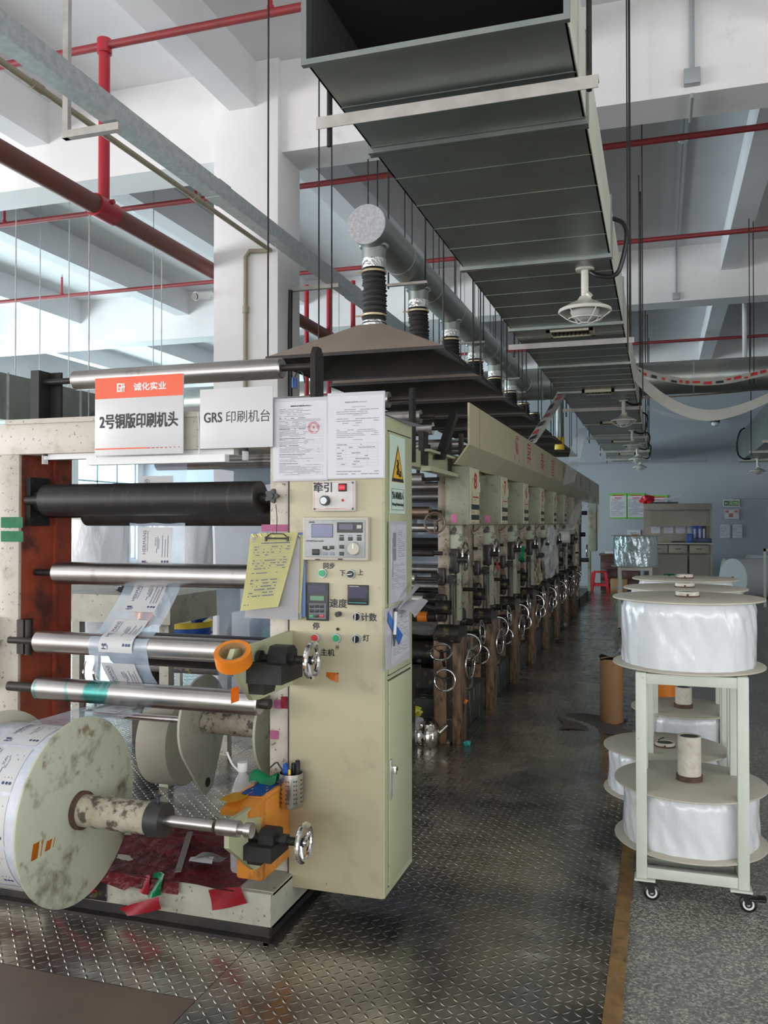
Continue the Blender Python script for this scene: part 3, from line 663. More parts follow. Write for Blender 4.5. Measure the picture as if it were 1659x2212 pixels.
# clamp brackets that carry the winding shaft
def clamp(par, plate, cx, Y, zc_, xs, xe, wR, g=1., foot=True):
    PX = cx
    br = MB(green_c).prism(plate, (.018, 0, 0)).build('shaft_bracket', par, 'pale green plate bracket with chipped edges')
    k = MB(blackp)
    k.prism([(PX+.018, Y-.08*g, zc_-.075*g), (PX+.018, Y+.10*g, zc_-.075*g), (PX+.018, Y+.10*g, zc_-.01), (PX+.018, Y-.08*g, zc_-.01)], (.13*g, 0, 0))
    k.prism([(PX+.075*g, Y-.035, zc_-.075*g), (PX+.075*g, Y+.06*g, zc_-.075*g), (PX+.075*g, Y+.06*g, zc_+.025), (PX+.075*g, Y+.035*g, zc_+.045*g), (PX+.075*g, Y-.015, zc_+.045*g), (PX+.075*g, Y-.035, zc_+.02)], (.07*g, 0, 0))
    if foot: k.prism([(PX+.018, Y-.06, zc_-.115), (PX+.018, Y+.02, zc_-.115), (PX+.018, Y+.04, zc_-.07), (PX+.018, Y-.07, zc_-.07)], (.06, 0, 0))
    else: k.prism([(PX+.018, Y-.03, zc_-.085), (PX+.018, Y+.02, zc_-.085), (PX+.018, Y+.03, zc_-.05), (PX+.018, Y-.05, zc_-.05)], (.05, 0, 0))
    k.build('clamp_block', br, 'black clamp block')
    s = MB(blackp).cyl((xs, Y, zc_), (xe, Y, zc_), .013, seg=14)
    q = xs
    while q < xe: s.cyl((q, Y, zc_), (q+.003, Y, zc_), .0145, seg=12); q += .006
    s.cyl((xs-.012, Y, zc_), (xs, Y, zc_), .026, seg=18).cyl((xe-.085, Y, zc_), (xe-.06, Y, zc_), .022, seg=6)
    s.build('clamp_screw', br)
    wh = MB(chrome); wheel(wh, (xe, Y, zc_), (1, 0, 0), wR, .0095, chrome, chrome, 3, .3, .02); wh.build('handwheel', br, 'chrome handwheel')
    return br
PXu = -1.352
pu = [aX(u, v, PXu) for u, v in ((634, 1358), (556, 1386), (497, 1402), (487, 1432), (537, 1512), (552, 1510), (640, 1470))]
clamp(t, pu, PXu, 2.72, aY(640, 1425, 2.72).z, aY(566, 1422, 2.72).x, aY(674, 1428, 2.72).x, .058)
PXl = -1.375
plw = [aX(u, v, PXl) for u, v in ((484, 1775), (568, 1722), (600, 1735), (606, 1830), (570, 1862), (540, 1878), (484, 1832))]
clamp(t, plw, PXl, 2.73, aY(620, 1816, 2.73).z, aY(548, 1810, 2.73).x, aY(657, 1822, 2.73).x, .060, .8, False)
# orange tape wrapped round the rear of the lower bracket
b = MB(tapeob)
pk = aX(560, 1712, -1.40)
b.box((-1.455, 2.80, pk.z-.29), (-1.348, YC, pk.z+.004), bev=.012)
b.prism([(-1.462, 2.70, pk.z-.03), (-1.462, 2.82, pk.z-.06), (-1.462, 2.82, pk.z+.012), (-1.462, 2.70, pk.z-.012)], (.115, 0, 0))
b.box((-1.46, 2.80, pk.z-.01), (-1.345, YC, pk.z+.012), bev=.008)
b.build('tape_wrap', t, 'orange tape wrapped round the lower bracket')
solo(MB(tapeb).grid(lambda a, c: (-1.44+.085*a, 2.80+.16*c, pk.z+.0135+.002*math.sin(9*a+7*c)), 6, 6, th=.001), 'tape_scrap', 'dark blue tape patch on top of the orange wrapped bracket', 'tape')
solo(MB(yellowp).grid(lambda a, c: (-1.475+.07*a, 2.71+.10*c, pk.z+.0145+.003*math.sin(8*a+5*c)), 6, 6, th=.001), 'tape_scrap', 'yellow tape patch on the front of the orange wrapped bracket', 'tape')
# roll of orange tape hung on the upper bracket
c = aX(497, 1419, PXu+.0); Ttop = aX(560, 1398, PXu)
ax = V((.10, -.50, .86)).normalized()
tr = thing('tape_roll', 'roll of bright orange tape resting on the tip of the upper bracket', 'tape roll', tuple(c))
cc = V((PXu+.012, c.y-.0, c.z))
MB(tapeo).cyl(cc-ax*.024, cc+ax*.024, .061, inner=.046, seg=48).build('tape', tr)
MB(cardb).cyl(cc-ax*.0245, cc+ax*.0245, .0462, inner=.043, seg=48).build('core', tr, 'cardboard core ring')

# ------------------------------------------------------------------ printed film web
def path_len(P):
    L = [0]
    for j in range(1, len(P)): L.append(L[-1]+(P[j]-P[j-1]).length)
    return L
def smooth(P, n=2):
    P = [V((0, a, c)) for a, c in P]
    for _ in range(n):
        q = [P[0]]
        for j in range(len(P)-1): q += [P[j]*.75+P[j+1]*.25, P[j]*.25+P[j+1]*.75]
        P = q+[P[-1]]
    return P
class Web:
    def __init__(s, P): s.P = P; s.L = path_len(P)
    def at(s, d):
        L = s.L; j = 0
        while j < len(L)-2 and L[j+1] < d: j += 1
        f = (d-L[j])/max(L[j+1]-L[j], 1e-9); a, c = s.P[j], s.P[j+1]
        t_ = (c-a).normalized(); return a+(c-a)*f, V((0, t_.z, -t_.y))
    def fr(s, d0, x0, sg=1):            # text frame: a along the path upstream, b toward -X
        def f(a, c, off=0.):
            p, n = s.at(d0-a); return V((x0-c, p.y, p.z))+n*off*sg
        return f
def panel(mb, fr, a0, a1, b0, b1, off, m):
    n = 10
    vs = [fr(a0+(a1-a0)*k/n, q, off) for k in range(n+1) for q in (b0, b1)]
    mb.faces(vs, [(2*k, 2*k+2, 2*k+3, 2*k+1) for k in range(n)], m)
def hlabel(mb, fr, H, off, sc_=1.):
    """one printed panel: big word, stripes, small print and icons (square code left out)"""
    o2 = off+(.0006 if off > 0 else -.0006)
    h = H/2; W = .155*sc_
    panel(mb, fr, -h, h, -W/2, W/2, off, labelm)
    def tx(s, a, b, hh, w=None, bold=0.):
        vs, fs, asp = text_mesh(s, bold); w = w or hh*asp
        mb.faces([fr(a+x*w, b+y*hh, o2) for x, y in vs], fs, inkb)
    def rc(a0, b0, a1, b1): mb.faces([fr(a0, b0, o2), fr(a1, b0, o2), fr(a1, b1, o2), fr(a0, b1, o2)], [(0, 1, 2, 3)], inkb)
    tx('HERMANS', .2*H*.35+.012, W*.335, .0165, H*.58, .02)
    tx('VERENFABRIEK', .2*H*.35+.016, W*.235, .0055, H*.52, .02)
    for k in range(3): rc(-h*.86, W*.235-.003+k*.0045, -h*.70+.004*k, W*.235-.001+k*.0045)
    for q in (0, .012): rc(-h*.86+q, W*.28, -h*.86+q+.004, W*.40)
    rc(-h*.86, W*.335, -h*.70, W*.355); rc(-h*.86+.016, W*.28, -h*.86+.020, W*.40)
    tx('SCAN', h*.30, -W*.02, .009, H*.20, .02)
    for k in range(2): rc(-h*.05, -W*.09-.006*k, h*.55-.01*k, -W*.09-.006*k+.002)
    rc(-h*.25, -W*.06, -h*.02, -W*.045)
    for k, q in enumerate((-.24, -.33, -.41)):
        rc(-h*.45, W*q, h*(.62-.2*(k == 1)), W*q+.0022)
        mb.faces([fr(-h*.66+.0055*math.cos(j*pi/4), W*q+.0055*math.sin(j*pi/4), o2) for j in range(8)], [tuple(range(8))], inkb)
PF = smooth([(3.235, 1.93), (3.215, 1.70), (3.205, 1.45), (3.195, 1.286), (3.15, 1.20), (2.985, 1.060), (2.945, 1.052), (2.922, 1.03), (2.920, 1.0), (2.945, .93), (3.0, .865), (3.022, .82), (3.01, .785), (2.965, .768), (2.86, .775), (2.62, .782), (2.565, .785)], 2)
web = Web(PF); TL = web.L[-1]
X0, X1 = -2.175, -1.905
tw = thing('printed_film', 'clear film strip with white printed panels threaded over the rollers', 'film', (-2.04, 3.0, .78))
fm = MB(filmt); nn = len(PF)
def fw(a, q):
    p = PF[round(q*(nn-1))]; wv = .003*math.sin(a*13+q*40)*(1 if .1 < q < .95 else .3)
    return (X0+(X1-X0)*a, p.y+wv, p.z+wv*.4)
fm.grid(fw, 14, nn-1); fm.build('film', tw)
for k, d in enumerate((.315, .535, .755, .975, 1.195, 1.415)):
    if d > TL-.1: break
    q = MB(labelm)
    hlabel(q, web.fr(d-.0, -2.045), .175, .0055)
    q.build('printed_panel', tw)
# plain second web behind
PB = smooth([(3.62, 1.90), (3.60, 1.5), (3.56, 1.0), (3.54, .55)], 2)
solo(MB(filmb).grid(lambda a, q: (-2.02+.34*a+.05*q*(1-a)+.06*q, PB[round(q*(len(PB)-1))].y+.006*math.sin(9*a+13*q), PB[round(q*(len(PB)-1))].z), 14, len(PB)-1, th=.001), 'plain_film', 'plain pale blue film hanging behind the printed film', 'film')

# ------------------------------------------------------------------ big winding bobbin in front
SY, SZ, FR_ = 2.50, .522, .312
def flange(mb, x, th, r, hole, m=None):
    mb.lathe((x, SY, SZ), (1, 0, 0), [(hole, 0), (r-.004, 0), (r, .003), (r, th-.003), (r-.004, th), (hole, th), (hole, 0)], m, seg=72)
t = BOB = thing('winding_bobbin', 'big printed film bobbin with stained round flanges at the front left', 'bobbin', (-2.05, SY, SZ-FR_))
b = MB(hdpe); flange(b, -1.900, .012, FR_, .05); b.build('flange', t, 'stained white flange facing the aisle')
b = MB(hdpec); flange(b, -2.235, .012, FR_, .05); b.build('flange', t)
b = MB(filmrl).cyl((-2.222, SY, SZ), (-1.901, SY, SZ), .272, seg=96)
b.build('film_roll', t)
cp = [V((0, SY+.272*math.cos(a), SZ+.272*math.sin(a))) for a in [math.radians(40-5*k) if False else math.radians(75+4*k) for k in range(76)]]
wc = Web(cp)
for k in range(8):
    q = MB(labelm); hlabel(q, wc.fr(.02+.105+.167*k, -2.045, 1), .155, .0012, 1.0); q.build('printed_panel', t)
b = MB(core_p).cyl((-2.24, SY, SZ), (-1.605, SY, SZ), .053, inner=.046, seg=40); b.build('core', t, 'dirty cream core tube')
MB(rustd).cyl((-1.889, SY, SZ), (-1.872, SY, SZ), .064, inner=.053, seg=40).build('core_ring', t)
b = MB(dkgrey).cyl((-1.61, SY, SZ), (-1.555, SY, SZ), .056, seg=36).cyl((-1.585, SY, SZ+.05), (-1.585, SY, SZ+.078), .007, seg=8).box((-1.592, SY-.012, SZ+.074), (-1.578, SY+.012, SZ+.08))
for a in (0, 2.1, 4.2): b.cyl((-1.60, SY+.05*math.cos(a), SZ+.05*math.sin(a)), (-1.60, SY+.058*math.cos(a), SZ+.058*math.sin(a)), .007, seg=8)
b.build('lock_collar', t)
b = MB(steel).cyl((-2.45, SY, SZ), (-1.375, SY, SZ), .019, seg=28).cyl((-1.36, SY, SZ), (-1.285, SY, SZ), .026, seg=28).cyl((-1.262, SY, SZ), (-1.240, SY, SZ), .024, seg=28).cyl((-1.29, SY, SZ), (-1.255, SY, SZ), .016, seg=20); b.build('shaft', t, 'polished winding shaft')
for k, (u, v, w_, h_) in enumerate(((78, 1838, .016, .05), (106, 1825, .014, .03))):
    p = aX(u, v, -1.8875)
    solo(MB(tapeo).grid(lambda a, c: (-1.8872+.0015*math.sin(6*a), p.y+(a-.5)*w_*3+.01*c, p.z+(c-.5)*h_), 4, 4, th=.0006), 'tape_scrap', ('larger orange tape scrap low on the big stained flange', 'smaller orange tape scrap low on the big stained flange')[k], 'tape', 'orange tape scraps on the flange')

# rear winding spools with pointed plates, seen under the rollers
def drop_plate(x, th, c, r, dn, m=milky, tilt=.0, par=None):
    y, z = c; pts = []
    for k in range(41):
        a = math.radians(-28+236*k/40); pts.append(V((x, y+r*math.cos(a), z+r*math.sin(a))))
    pts += [V((x, y-r*.22, z-dn)), V((x, y-.02, z-dn-.02)), V((x, y+r*.22, z-dn))]
    T = M.Translation((x, y, z)) @ M.Rotation(tilt, 4, 'X') @ M.Translation((-x, -y, -z))
    b = MB(m).prism([T @ p for p in pts], (th, 0, 0))
    q = T @ V((x+th, y, z-dn+.035)); b.cyl((x+th-.001, q.y, q.z), (x+th+.002, q.y, q.z), .022, dkgrey, seg=20)
    b.build('end_plate', par)
t = thing('winding_spool', 'empty winding spool with two pointed milky end plates behind the rollers', 'spool', (-1.7, 3.55, .2))
drop_plate(-2.02, .012, (3.55, .585), .215, .325, tilt=.12, par=t)
drop_plate(-1.66, .012, (3.55, .585), .205, .315, hdpe, tilt=.12, par=t)
MB(core_p).cyl((-2.0, 3.55, .585), (-1.45, 3.55, .585), .052, seg=32).build('core', t)
MB(rustd).cyl((-1.647, 3.55, .585), (-1.63, 3.55, .585), .066, seg=32).build('core_ring', t)
MB(steel).cyl((-2.6, 3.55, .585), (-1.42, 3.55, .585), .017, seg=16).build('shaft', t)
t = thing('film_roll', 'white film roll with a dark core hole lying behind the pointed plates', 'film roll', (-2.4, 3.75, .2))
b = MB(hdpec).lathe((-2.42, 3.85, .42), (1, 0, 0), [(.035, .16), (.225, .16), (.232, .15), (.232, 0), (.0, 0)], seg=48); b.build('roll', t)
MB(rustd).cyl((-2.262, 3.85, .42), (-2.258, 3.85, .42), .036, seg=24).build('core_hole', t)
solo(MB(hdpec).cyl((-1.52, 3.72, .48), (-1.50, 3.72, .48), .25, seg=48).cyl((-1.7, 3.72, .48), (-1.5, 3.72, .48), .05, seg=20), 'spool_flange', 'cream round flange half hidden behind the right column', 'flange')

# ------------------------------------------------------------------ things on and around the base
def wav(a, c): return .004*math.sin(17*a+5*c)+.004*math.sin(11*c-9*a)+.002*math.sin(31*a+23*c)
rm = MB(redcloth)
def mat_top(a, c):
    x = -2.72+1.25*a; y = 2.815+.53*c
    return (x, y, .178+wav(a, c))
rm.grid(mat_top, 40, 18, th=.004)
def mat_front(a, c):
    x = -2.72+1.02*a; l = (.035+.05*(.5+.5*math.sin(7*a+1))*(1 if a < .8 else .3))*c
    return (x, 2.826-.006*math.sin(9*a)*c-.004, .178-l+wav(a, 0)*(1-c))
rm.grid(mat_front, 40, 4, th=.003)
rm.build('protective_mat', None, 'crumpled dark red mat covering the base of the winding stand', category='mat')
solo(MB(inkmess).grid(lambda a, c: (-2.30+.28*a, 2.832-.002*math.sin(5*a), .055+.085*c), 8, 4, th=.002), 'ink_stained_sheet', 'black ink splashed patch on the front of the base', 'sheet')
def scrap(mat_, pts, name, label, cat, n=6, th=.0012, amp=.006, grp=None):
    a0, a1, a2, a3 = [V(p) for p in pts]; nr = (a1-a0).cross(a3-a0).normalized()
    return solo(MB(mat_).grid(lambda a, c: (a0*(1-a)+a1*a)*(1-c)+(a3*(1-a)+a2*a)*c+nr*amp*math.sin(4*a+3*c), n, n, th=th), name, label, cat, grp)
YT = 2.826
def qy(pts, Y): return [aY(u, v, Y) for u, v in pts]
scrap(taper, qy(((450, 1923), (522, 1915), (533, 1952), (458, 1967)), YT), 'tape_scrap', 'wide red tape piece on the front of the base below the red mat corner', 'tape')
b = scrap(taper, qy(((255, 1963), (345, 1936), (347, 1965), (275, 1979)), 2.80), 'tape_scrap', 'torn red tape flap sticking out at the foot of the base', 'tape')
scrap(taper, qy(((112, 1952), (195, 1908), (208, 1925), (125, 1961)), 2.79), 'tape_scrap', 'long red tape flap under the big stained flange', 'tape')
scrap(tapeg, qy(((332, 1887), (358, 1886), (345, 1935), (318, 1938)), 2.815), 'tape_scrap', 'twisted green tape hanging from the red mat onto the base', 'tape', amp=.012)
scrap(taper, qy(((300, 1893), (326, 1890), (322, 1935), (300, 1925)), 2.819), 'tape_scrap', 'narrow red tape strip beside the twisted green tape', 'tape')
# steel ruler and crumpled paper on the mat
r0, r1 = aZ(384, 1884, .192), aZ(411, 1797, .194)
dr = (r1-r0).normalized(); nr = V((dr.y, -dr.x, 0))*.012
solo(MB(pbr('dull_ruler_steel', (.30, .29, .27), .45, .8)).prism([r0-nr, r0+nr, r1+nr, r1-nr], (0, 0, .002)), 'steel_ruler', 'dull steel ruler lying on the red mat', 'ruler')
pc = aZ(440, 1862, .19)
t = MB(pbr('grey_backed_paper', (.42, .43, .43), .5)).grid(lambda a, c: (pc.x-.05+.11*a+.02*c, pc.y-.03+.08*c, pc.z+.004+.03*abs(math.sin(2.6*a+c))*(1-.5*c)), 10, 8, th=.001)
t.grid(lambda a, c: (pc.x-.045+.10*a, pc.y-.035+.035*c, pc.z+.012+.022*math.sin(pi*c)*(.4+.6*a)), 10, 6, paper, th=.001)
solo(t, 'crumpled_paper', 'crumpled white and grey paper lying on the red mat', 'paper')
fp = aZ(545, 1862, .183)
solo(MB(foil).lathe((fp.x+.0, fp.y, .187), (0, 0, 1), [(.055, 0), (.07, .01), (.078, .03), (.07, .032), (.06, .02), (.05, .006), (0, .006), (0, 0)], seg=30), 'foil_cup', 'crinkled foil cup under the lower bracket', 'foil cup')
# clear bottle behind the bracket
bp_ = V((-1.53, 3.0, .172))
t = thing('plastic_bottle', 'clear plastic bottle with a white cap behind the orange wrapped bracket', 'bottle', tuple(bp_))
MB(clearpl).lathe(bp_, (0, 0, 1), [(0, .002), (.043, .002), (.046, .01), (.046, .27), (.043, .30), (.028, .345), (.015, .37), (.015, .385)], seg=32).build('body', t)
MB(pvc).cyl(bp_+V((0, 0, .378)), bp_+V((0, 0, .412)), .019, seg=24).tube([bp_+V((-.018, 0, .378)), bp_+V((-.045, 0, .40)), bp_+V((-.06, 0, .43)), bp_+V((-.066, 0, .445))], .004, seg=6, sm=1).build('cap', t, 'white screw cap')
g = aX(575, 1682, -1.42)
solo(MB(tapeg).grid(lambda a, c: (-1.47+.11*a, 2.93+.05*c, g.z-.005+.035*math.sin(pi*c)+.01*math.sin(7*a)), 10, 8, th=.002), 'tape_scrap', 'crumpled green tape lying on top of the orange wrapped bracket', 'tape')
# scraps of tape on the columns
def flat(mat_, u0, v0, u1, v1, Y, label, name='tape_scrap', cat='tape', grp=None):
    p, q = aY(u0, v1, Y), aY(u1, v0, Y); p2 = aY(u0, v0, Y)
    return scrap(mat_, [(p.x, Y, p.z), (q.x, Y, p.z), (q.x, Y, p2.z), (p.x, Y, p2.z)], name, label, cat, 4, .0008, .001, grp)
flat(tapeg, 2, 1117, 49, 1140, YC-.003, 'upper of the two green tape strips on the left column')
flat(tapeg, 2, 1147, 50, 1170, YC-.003, 'lower of the two green tape strips on the left column')
flat(tapep, 592, 1511, 611, 1530, YC-.003, 'small pink tape square beside the red tape on the right column')
flat(taper, 607, 1504, 624, 1530, YC-.003, 'small red tape piece on the right column below the upper bracket')
flat(tapep, 583, 1577, 602, 1596, YC-.003, 'lower pink tape square on the right column')
flat(tapep, 565, 1133, 628, 1148, YC-.003, 'torn pink tape strip above the clipboard')
# white strip lamp under the beam
t = thing('tube_lamp', 'white strip lamp fixed under the beam behind the orange headed sign', 'lamp', (-2.0, 3.05, 1.76))
MB(pvc).box((-2.50, 3.055, 1.772), (-1.60, 3.10, 1.796)).build('housing', t)
MB(pvc).box((-2.26, 3.02, 1.742), (-1.62, 3.056, 1.772)).build('tube', t)
# ================================================================== CONTROL CABINET
YK = 3.03
CX0, CX1, CY1, CZ0, CZ1 = -1.352, -.968, 3.405, .118, 1.905
fk = FR((0, YK, 0), (1, 0, 0), (0, 0, 1))
def K(u, v): p = aY(u, v, YK); return p.x, p.z
def KR(mb, u0, v0, u1, v1, d, m=None, bev=0., d0=0.):
    (x0, z1), (x1, z0) = K(u0, v0), K(u1, v1); mb.box((x0, YK-d0-d, z0), (x1, YK-d0, z1), m, bev); return x0, z0, x1, z1
t = CAB = thing('control_cabinet', 'tall cream control cabinet covered with switches and notices', 'cabinet', ((CX0+CX1)/2, (YK+CY1)/2, CZ0))
MB(creamc).box((CX0, YK, CZ0), (CX1-.004, CY1, CZ1), bev=.006).build('body', t)
b = MB(green_c).box((CX1-.005, YK+.004, CZ0+.004), (CX1, CY1-.004, CZ1-.004)); b.build('side_panel', t, 'pale green side')
# door: two leaves with grooves on the aisle side
zmid = aX(860, 1452, CX1).z
for z0, z1 in ((CZ0+.035, zmid-.012), (zmid+.012, CZ1-.06)):
    d = MB(green_c).box((CX1, YK+.045, z0), (CX1+.007, CY1-.03, z1), bev=.003).build('door', t, 'pale green cabinet door')
    for q in (z0-.005, z1+.001): MB(inkk).box((CX1, YK+.040, q), (CX1+.0015, CY1-.025, q+.004)).build('door_gap', d)
h = aX(840, 1683, CX1)
b = MB(galvl).box((CX1+.006, h.y-.012, h.z-.075), (CX1+.012, h.y+.012, h.z+.075), bev=.004); o = b.build('lock_plate', t)
MB(chrome).box((CX1+.012, h.y-.005, h.z+.02), (CX1+.03, h.y+.005, h.z+.05), bev=.002).box((CX1+.02, h.y-.004, h.z+.03), (CX1+.03, h.y+.022, h.z+.044), bev=.002).build('handle', o, 'chrome handle')
h2 = aX(842, 1205, CX1)
MB(galvl).box((CX1+.006, h2.y-.012, h2.z-.075), (CX1+.012, h2.y+.012, h2.z+.075), bev=.004).build('lock_plate', t)
# a strip along the left edge joining the column
MB(inkk).box((CX0-.002, YK-.001, CZ0+.05), (CX0+.002, YK+.01, CZ1-.2)).build('edge_gap', t)
def glyph(mb, s, u, v, hpx, m=inkk, wpx=None, bold=.02, fr=fk, d=0.):
    x, z = K(u, v); sc_ = (aY(u, v, YK)-EYE).dot(V((-.3045, .9525, 0)))/FPX
    mb.text(s, fr, x, z, hpx*sc_, wpx*sc_ if wpx else None, m, bold, .0008+d)
for s, u, v, hp in (('同步', 711, 1222, 13), ('下', 740, 1238, 12), ('上', 779, 1236, 12), ('速度', 731, 1303, 19), ('计数', 797, 1333, 17), ('停', 683, 1352, 15), ('灯', 791, 1378, 14), ('主机', 708, 1409, 15), ('开', 729, 1399, 8)):
    wr_ = MB(inkk); glyph(wr_, s, u, v, hp); wr_.build('handwriting', t, 'black marker handwriting')
# traction speed box
o = MB(panelw); x0, z0, x1, z1 = KR(o, 680, 1040, 771, 1104, .022, bev=.004)
f2 = FR((0, YK-.022, 0), (1, 0, 0), (0, 0, 1))
e = .006
for q in ((x0+e, z0+e, x1-e, z0+e+.001), (x0+e, z1-e-.001, x1-e, z1-e), (x0+e, z0+e, x0+e+.001, z1-e), (x1-e-.001, z0+e, x1-e, z1-e)): o.rect(f2, *q, m=inkr)
glyph(o, '牵引', 702, 1053, 21, d=.022); o.dashes(f2, x0+.012, z0+.008, x0+.04, z0+.011, 1, inkr); o.dashes(f2, x0+.05, z0+.008, x1-.01, z0+.011, 1, inkr)
cx, cz = K(708, 1082)
for k in range(11):
    a = math.radians(-30+24*k); o.box((cx+.022*math.cos(a)-.0007, YK-.0232, cz+.022*math.sin(a)-.0007), (cx+.022*math.cos(a)+.0007, YK-.022, cz+.022*math.sin(a)+.0007), inkg)
for sx in (x0+.008, x1-.008):
    for sz in (z0+.008, z1-.008): o.cyl((sx, YK-.024, sz), (sx, YK-.02, sz), .004, dkgrey, seg=10)
o = o.build('speed_box', t, 'white speed box with red border and handwriting')
MB(dkgrey).cyl((cx, YK-.036, cz), (cx, YK-.022, cz), .019, seg=28).cyl((cx, YK-.045, cz), (cx, YK-.036, cz), .013, galvl, seg=24).build('knob', o, 'black knob with a silver face')
b = MB(blackpl); q = KR(b, 736, 1045, 754, 1062, .006, d0=.022, bev=.002); b.box((q[0]+.005, YK-.033, q[1]+.005), (q[2]-.005, YK-.028, q[3]-.005), btnred, bev=.001); b.build('rocker_switch', o, 'lit red rocker switch')
cx, cz = K(745, 1081); MB(btnr).lathe((cx, YK-.022, cz), (0, -1, 0), [(.005, 0), (.0045, .004), (.002, .007), (0, .0075)], seg=16).build('pilot_lamp', o, 'small red pilot lamp')
# tension controller
o = MB(panelg); x0, z0, x1, z1 = KR(o, 660, 1117, 801, 1211, .030, bev=.005)
o.box((x0+.012, YK-.0345, z0+.012), (x1-.012, YK-.030, z1-.012), panelf, bev=.003)
f3 = FR((0, YK-.0345, 0), (1, 0, 0), (0, 0, 1))
def P3(u, v): 
    p = aY(u, v, YK-.0345); return p.x, p.z
def R3(mb, u0, v0, u1, v1, m, off=.0006):
    a, d_ = P3(u0, v0), P3(u1, v1); mb.rect(f3, a[0], d_[1], d_[0], a[1], m, off)
R3(o, 728, 1128, 784, 1151, dkgrey, .0004)
glyph(o, 'ZXTGZ', 681, 1128, 3.2, inkk, 13, .03, d=.0345); glyph(o, 'ZXT-B-600 Tension Controller', 688, 1168, 3, inkk, 40, .01, d=.0345)
for u, v in ((738, 1157), (757, 1157), (776, 1157), (686, 1188), (708, 1187), (716, 1180), (686, 1209), (735, 1208)): 
    a = P3(u-5, v+1.5); c_ = P3(u+5, v-1.5); o.rect(f3, a[0], a[1], c_[0], c_[1], inkk if (u+v) % 2 else inkg)
o = o.build('tension_controller', t, 'grey beige tension controller panel')
b = MB(lcdb); a, c_ = P3(674, 1133), P3(718, 1160); b.box((a[0]-.002, YK-.0355, c_[1]-.002), (c_[0]+.002, YK-.034, a[1]+.002), dkgrey); b.box((a[0], YK-.0362, c_[1]), (c_[0], YK-.0353, a[1])); b.build('screen', o, 'blue grey screen')
b = MB(lcdp); a, c_ = P3(733, 1132), P3(763, 1144); b.box((a[0], YK-.0362, c_[1]), (c_[0], YK-.034, a[1])); b.build('display', o, 'dark purple display')
for u, v, w_, h_, m in ((776, 1138, 10, 8, panelg), (738, 1164, 10, 8, dkgrey), (757, 1164, 10, 8, dkgrey), (776, 1164, 10, 8, dkgrey), (738, 1181, 10, 8, dkgrey), (738, 1196, 10, 8, dkgrey), (702, 1196, 10, 7, inkg), (717, 1196, 10, 7, inkg), (702, 1183, 10, 7, blackpl), (717, 1183, 10, 7, blackpl)):
    a, c_ = P3(u-w_/2, v-h_/2), P3(u+w_/2, v+h_/2); b = MB(m).box((a[0], YK-.037, c_[1]), (c_[0], YK-.034, a[1]), bev=.001); b.build('button', o)
a, c_ = P3(675, 1186), P3(690, 1199); MB(blackpl).box((a[0], YK-.042, c_[1]), (c_[0], YK-.034, a[1]), bev=.002).build('rocker_switch', o)
cx, cz = P3(766, 1185); MB(panelg).cyl((cx, YK-.052, cz), (cx, YK-.034, cz), .022, r2=.025, seg=32).box((cx-.002, YK-.0535, cz), (cx+.002, YK-.051, cz+.018), inkw).build('dial', o, 'round beige dial')
# push buttons and selector switches
def pushb(u, v, m, lab):
    x, z = K(u, v); q = MB(galvl).cyl((x, YK-.010, z), (x, YK, z), .0165, r2=.0175, seg=28).build('button_ring', t)
    MB(m).cyl((x, YK-.016, z), (x, YK-.008, z), .0125, seg=24).build('button_cap', q, lab)
pushb(698, 1238, btng, 'green push button'); pushb(682, 1377, btnr, 'red push button'); pushb(728, 1378, btng, 'green push button')
def selector(u, v, ang):
    x, z = K(u, v); q = MB(galvl).cyl((x, YK-.010, z), (x, YK, z), .0165, r2=.0175, seg=28).build('switch_ring', t)
    T = M.Translation((x, YK-.018, z)) @ M.Rotation(ang, 4, 'Y')
    MB(blackpl).cyl((x, YK-.014, z), (x, YK-.008, z), .0135, seg=24).box((-.004, -.008, -.0125), (.004, .006, .0125), blackpl, T=T).box((-.0012, -.0085, -.012), (.0012, -.0075, .012), inkw, T=T).build('switch_lever', q, 'black selector switch')
selector(759, 1240, 1.4); selector(772, 1332, .05); selector(771, 1380, .05)
x, z = K(733, 1326); MB(blackpl).cyl((x, YK-.022, z), (x, YK, z), .010, seg=18).build('knob', t); MB(blackpl)
x, z = K(730, 1359); MB(blackpl).cyl((x, YK-.004, z), (x, YK, z), .006, seg=12).build('knob', t)
# inverter keypad
o = MB(dkgrey); x0, z0, x1, z1 = KR(o, 664, 1258, 711, 1341, .012, bev=.002)
R_ = lambda mb, u0, v0, u1, v1, m: KR(mb, u0, v0, u1, v1, .0015, m, d0=.0115)
R_(o, 668, 1264, 707, 1283, lcdp); R_(o, 670, 1302, 707, 1337, pbr('keypad_face', (.12, .13, .14), .5))
o = o.build('inverter_keypad', t, 'dark grey inverter keypad')
b = MB(lcdg); KR(b, 673, 1286, 703, 1297, .003, d0=.012); b.build('display', o, 'small green display')
for r_, v in enumerate((1309, 1319, 1330)):
    for c_, u in enumerate((676, 687, 698)):
        b = MB(btng if (r_, c_) == (2, 0) else btnr if (r_, c_) == (2, 2) else blackpl); KR(b, u-4, v-3, u+4, v+3, .004, d0=.0125, bev=.001); b.build('key', o)
# counter
o = MB(blackpl); KR(o, 753, 1263, 797, 1307, .014, bev=.002); KR(o, 756, 1267, 794, 1292, .001, lcdp, d0=.014); KR(o, 756, 1300, 794, 1303, .001, pbr('teal_print', (.03, .22, .20), .4), d0=.014)
glyph(o, 'COUNTER METER', 768, 1266, 1.6, inkw, 22, d=.0155)
o.build('counter_meter', t, 'black counter meter')
# stains round the start button
x, z = K(728, 1380)
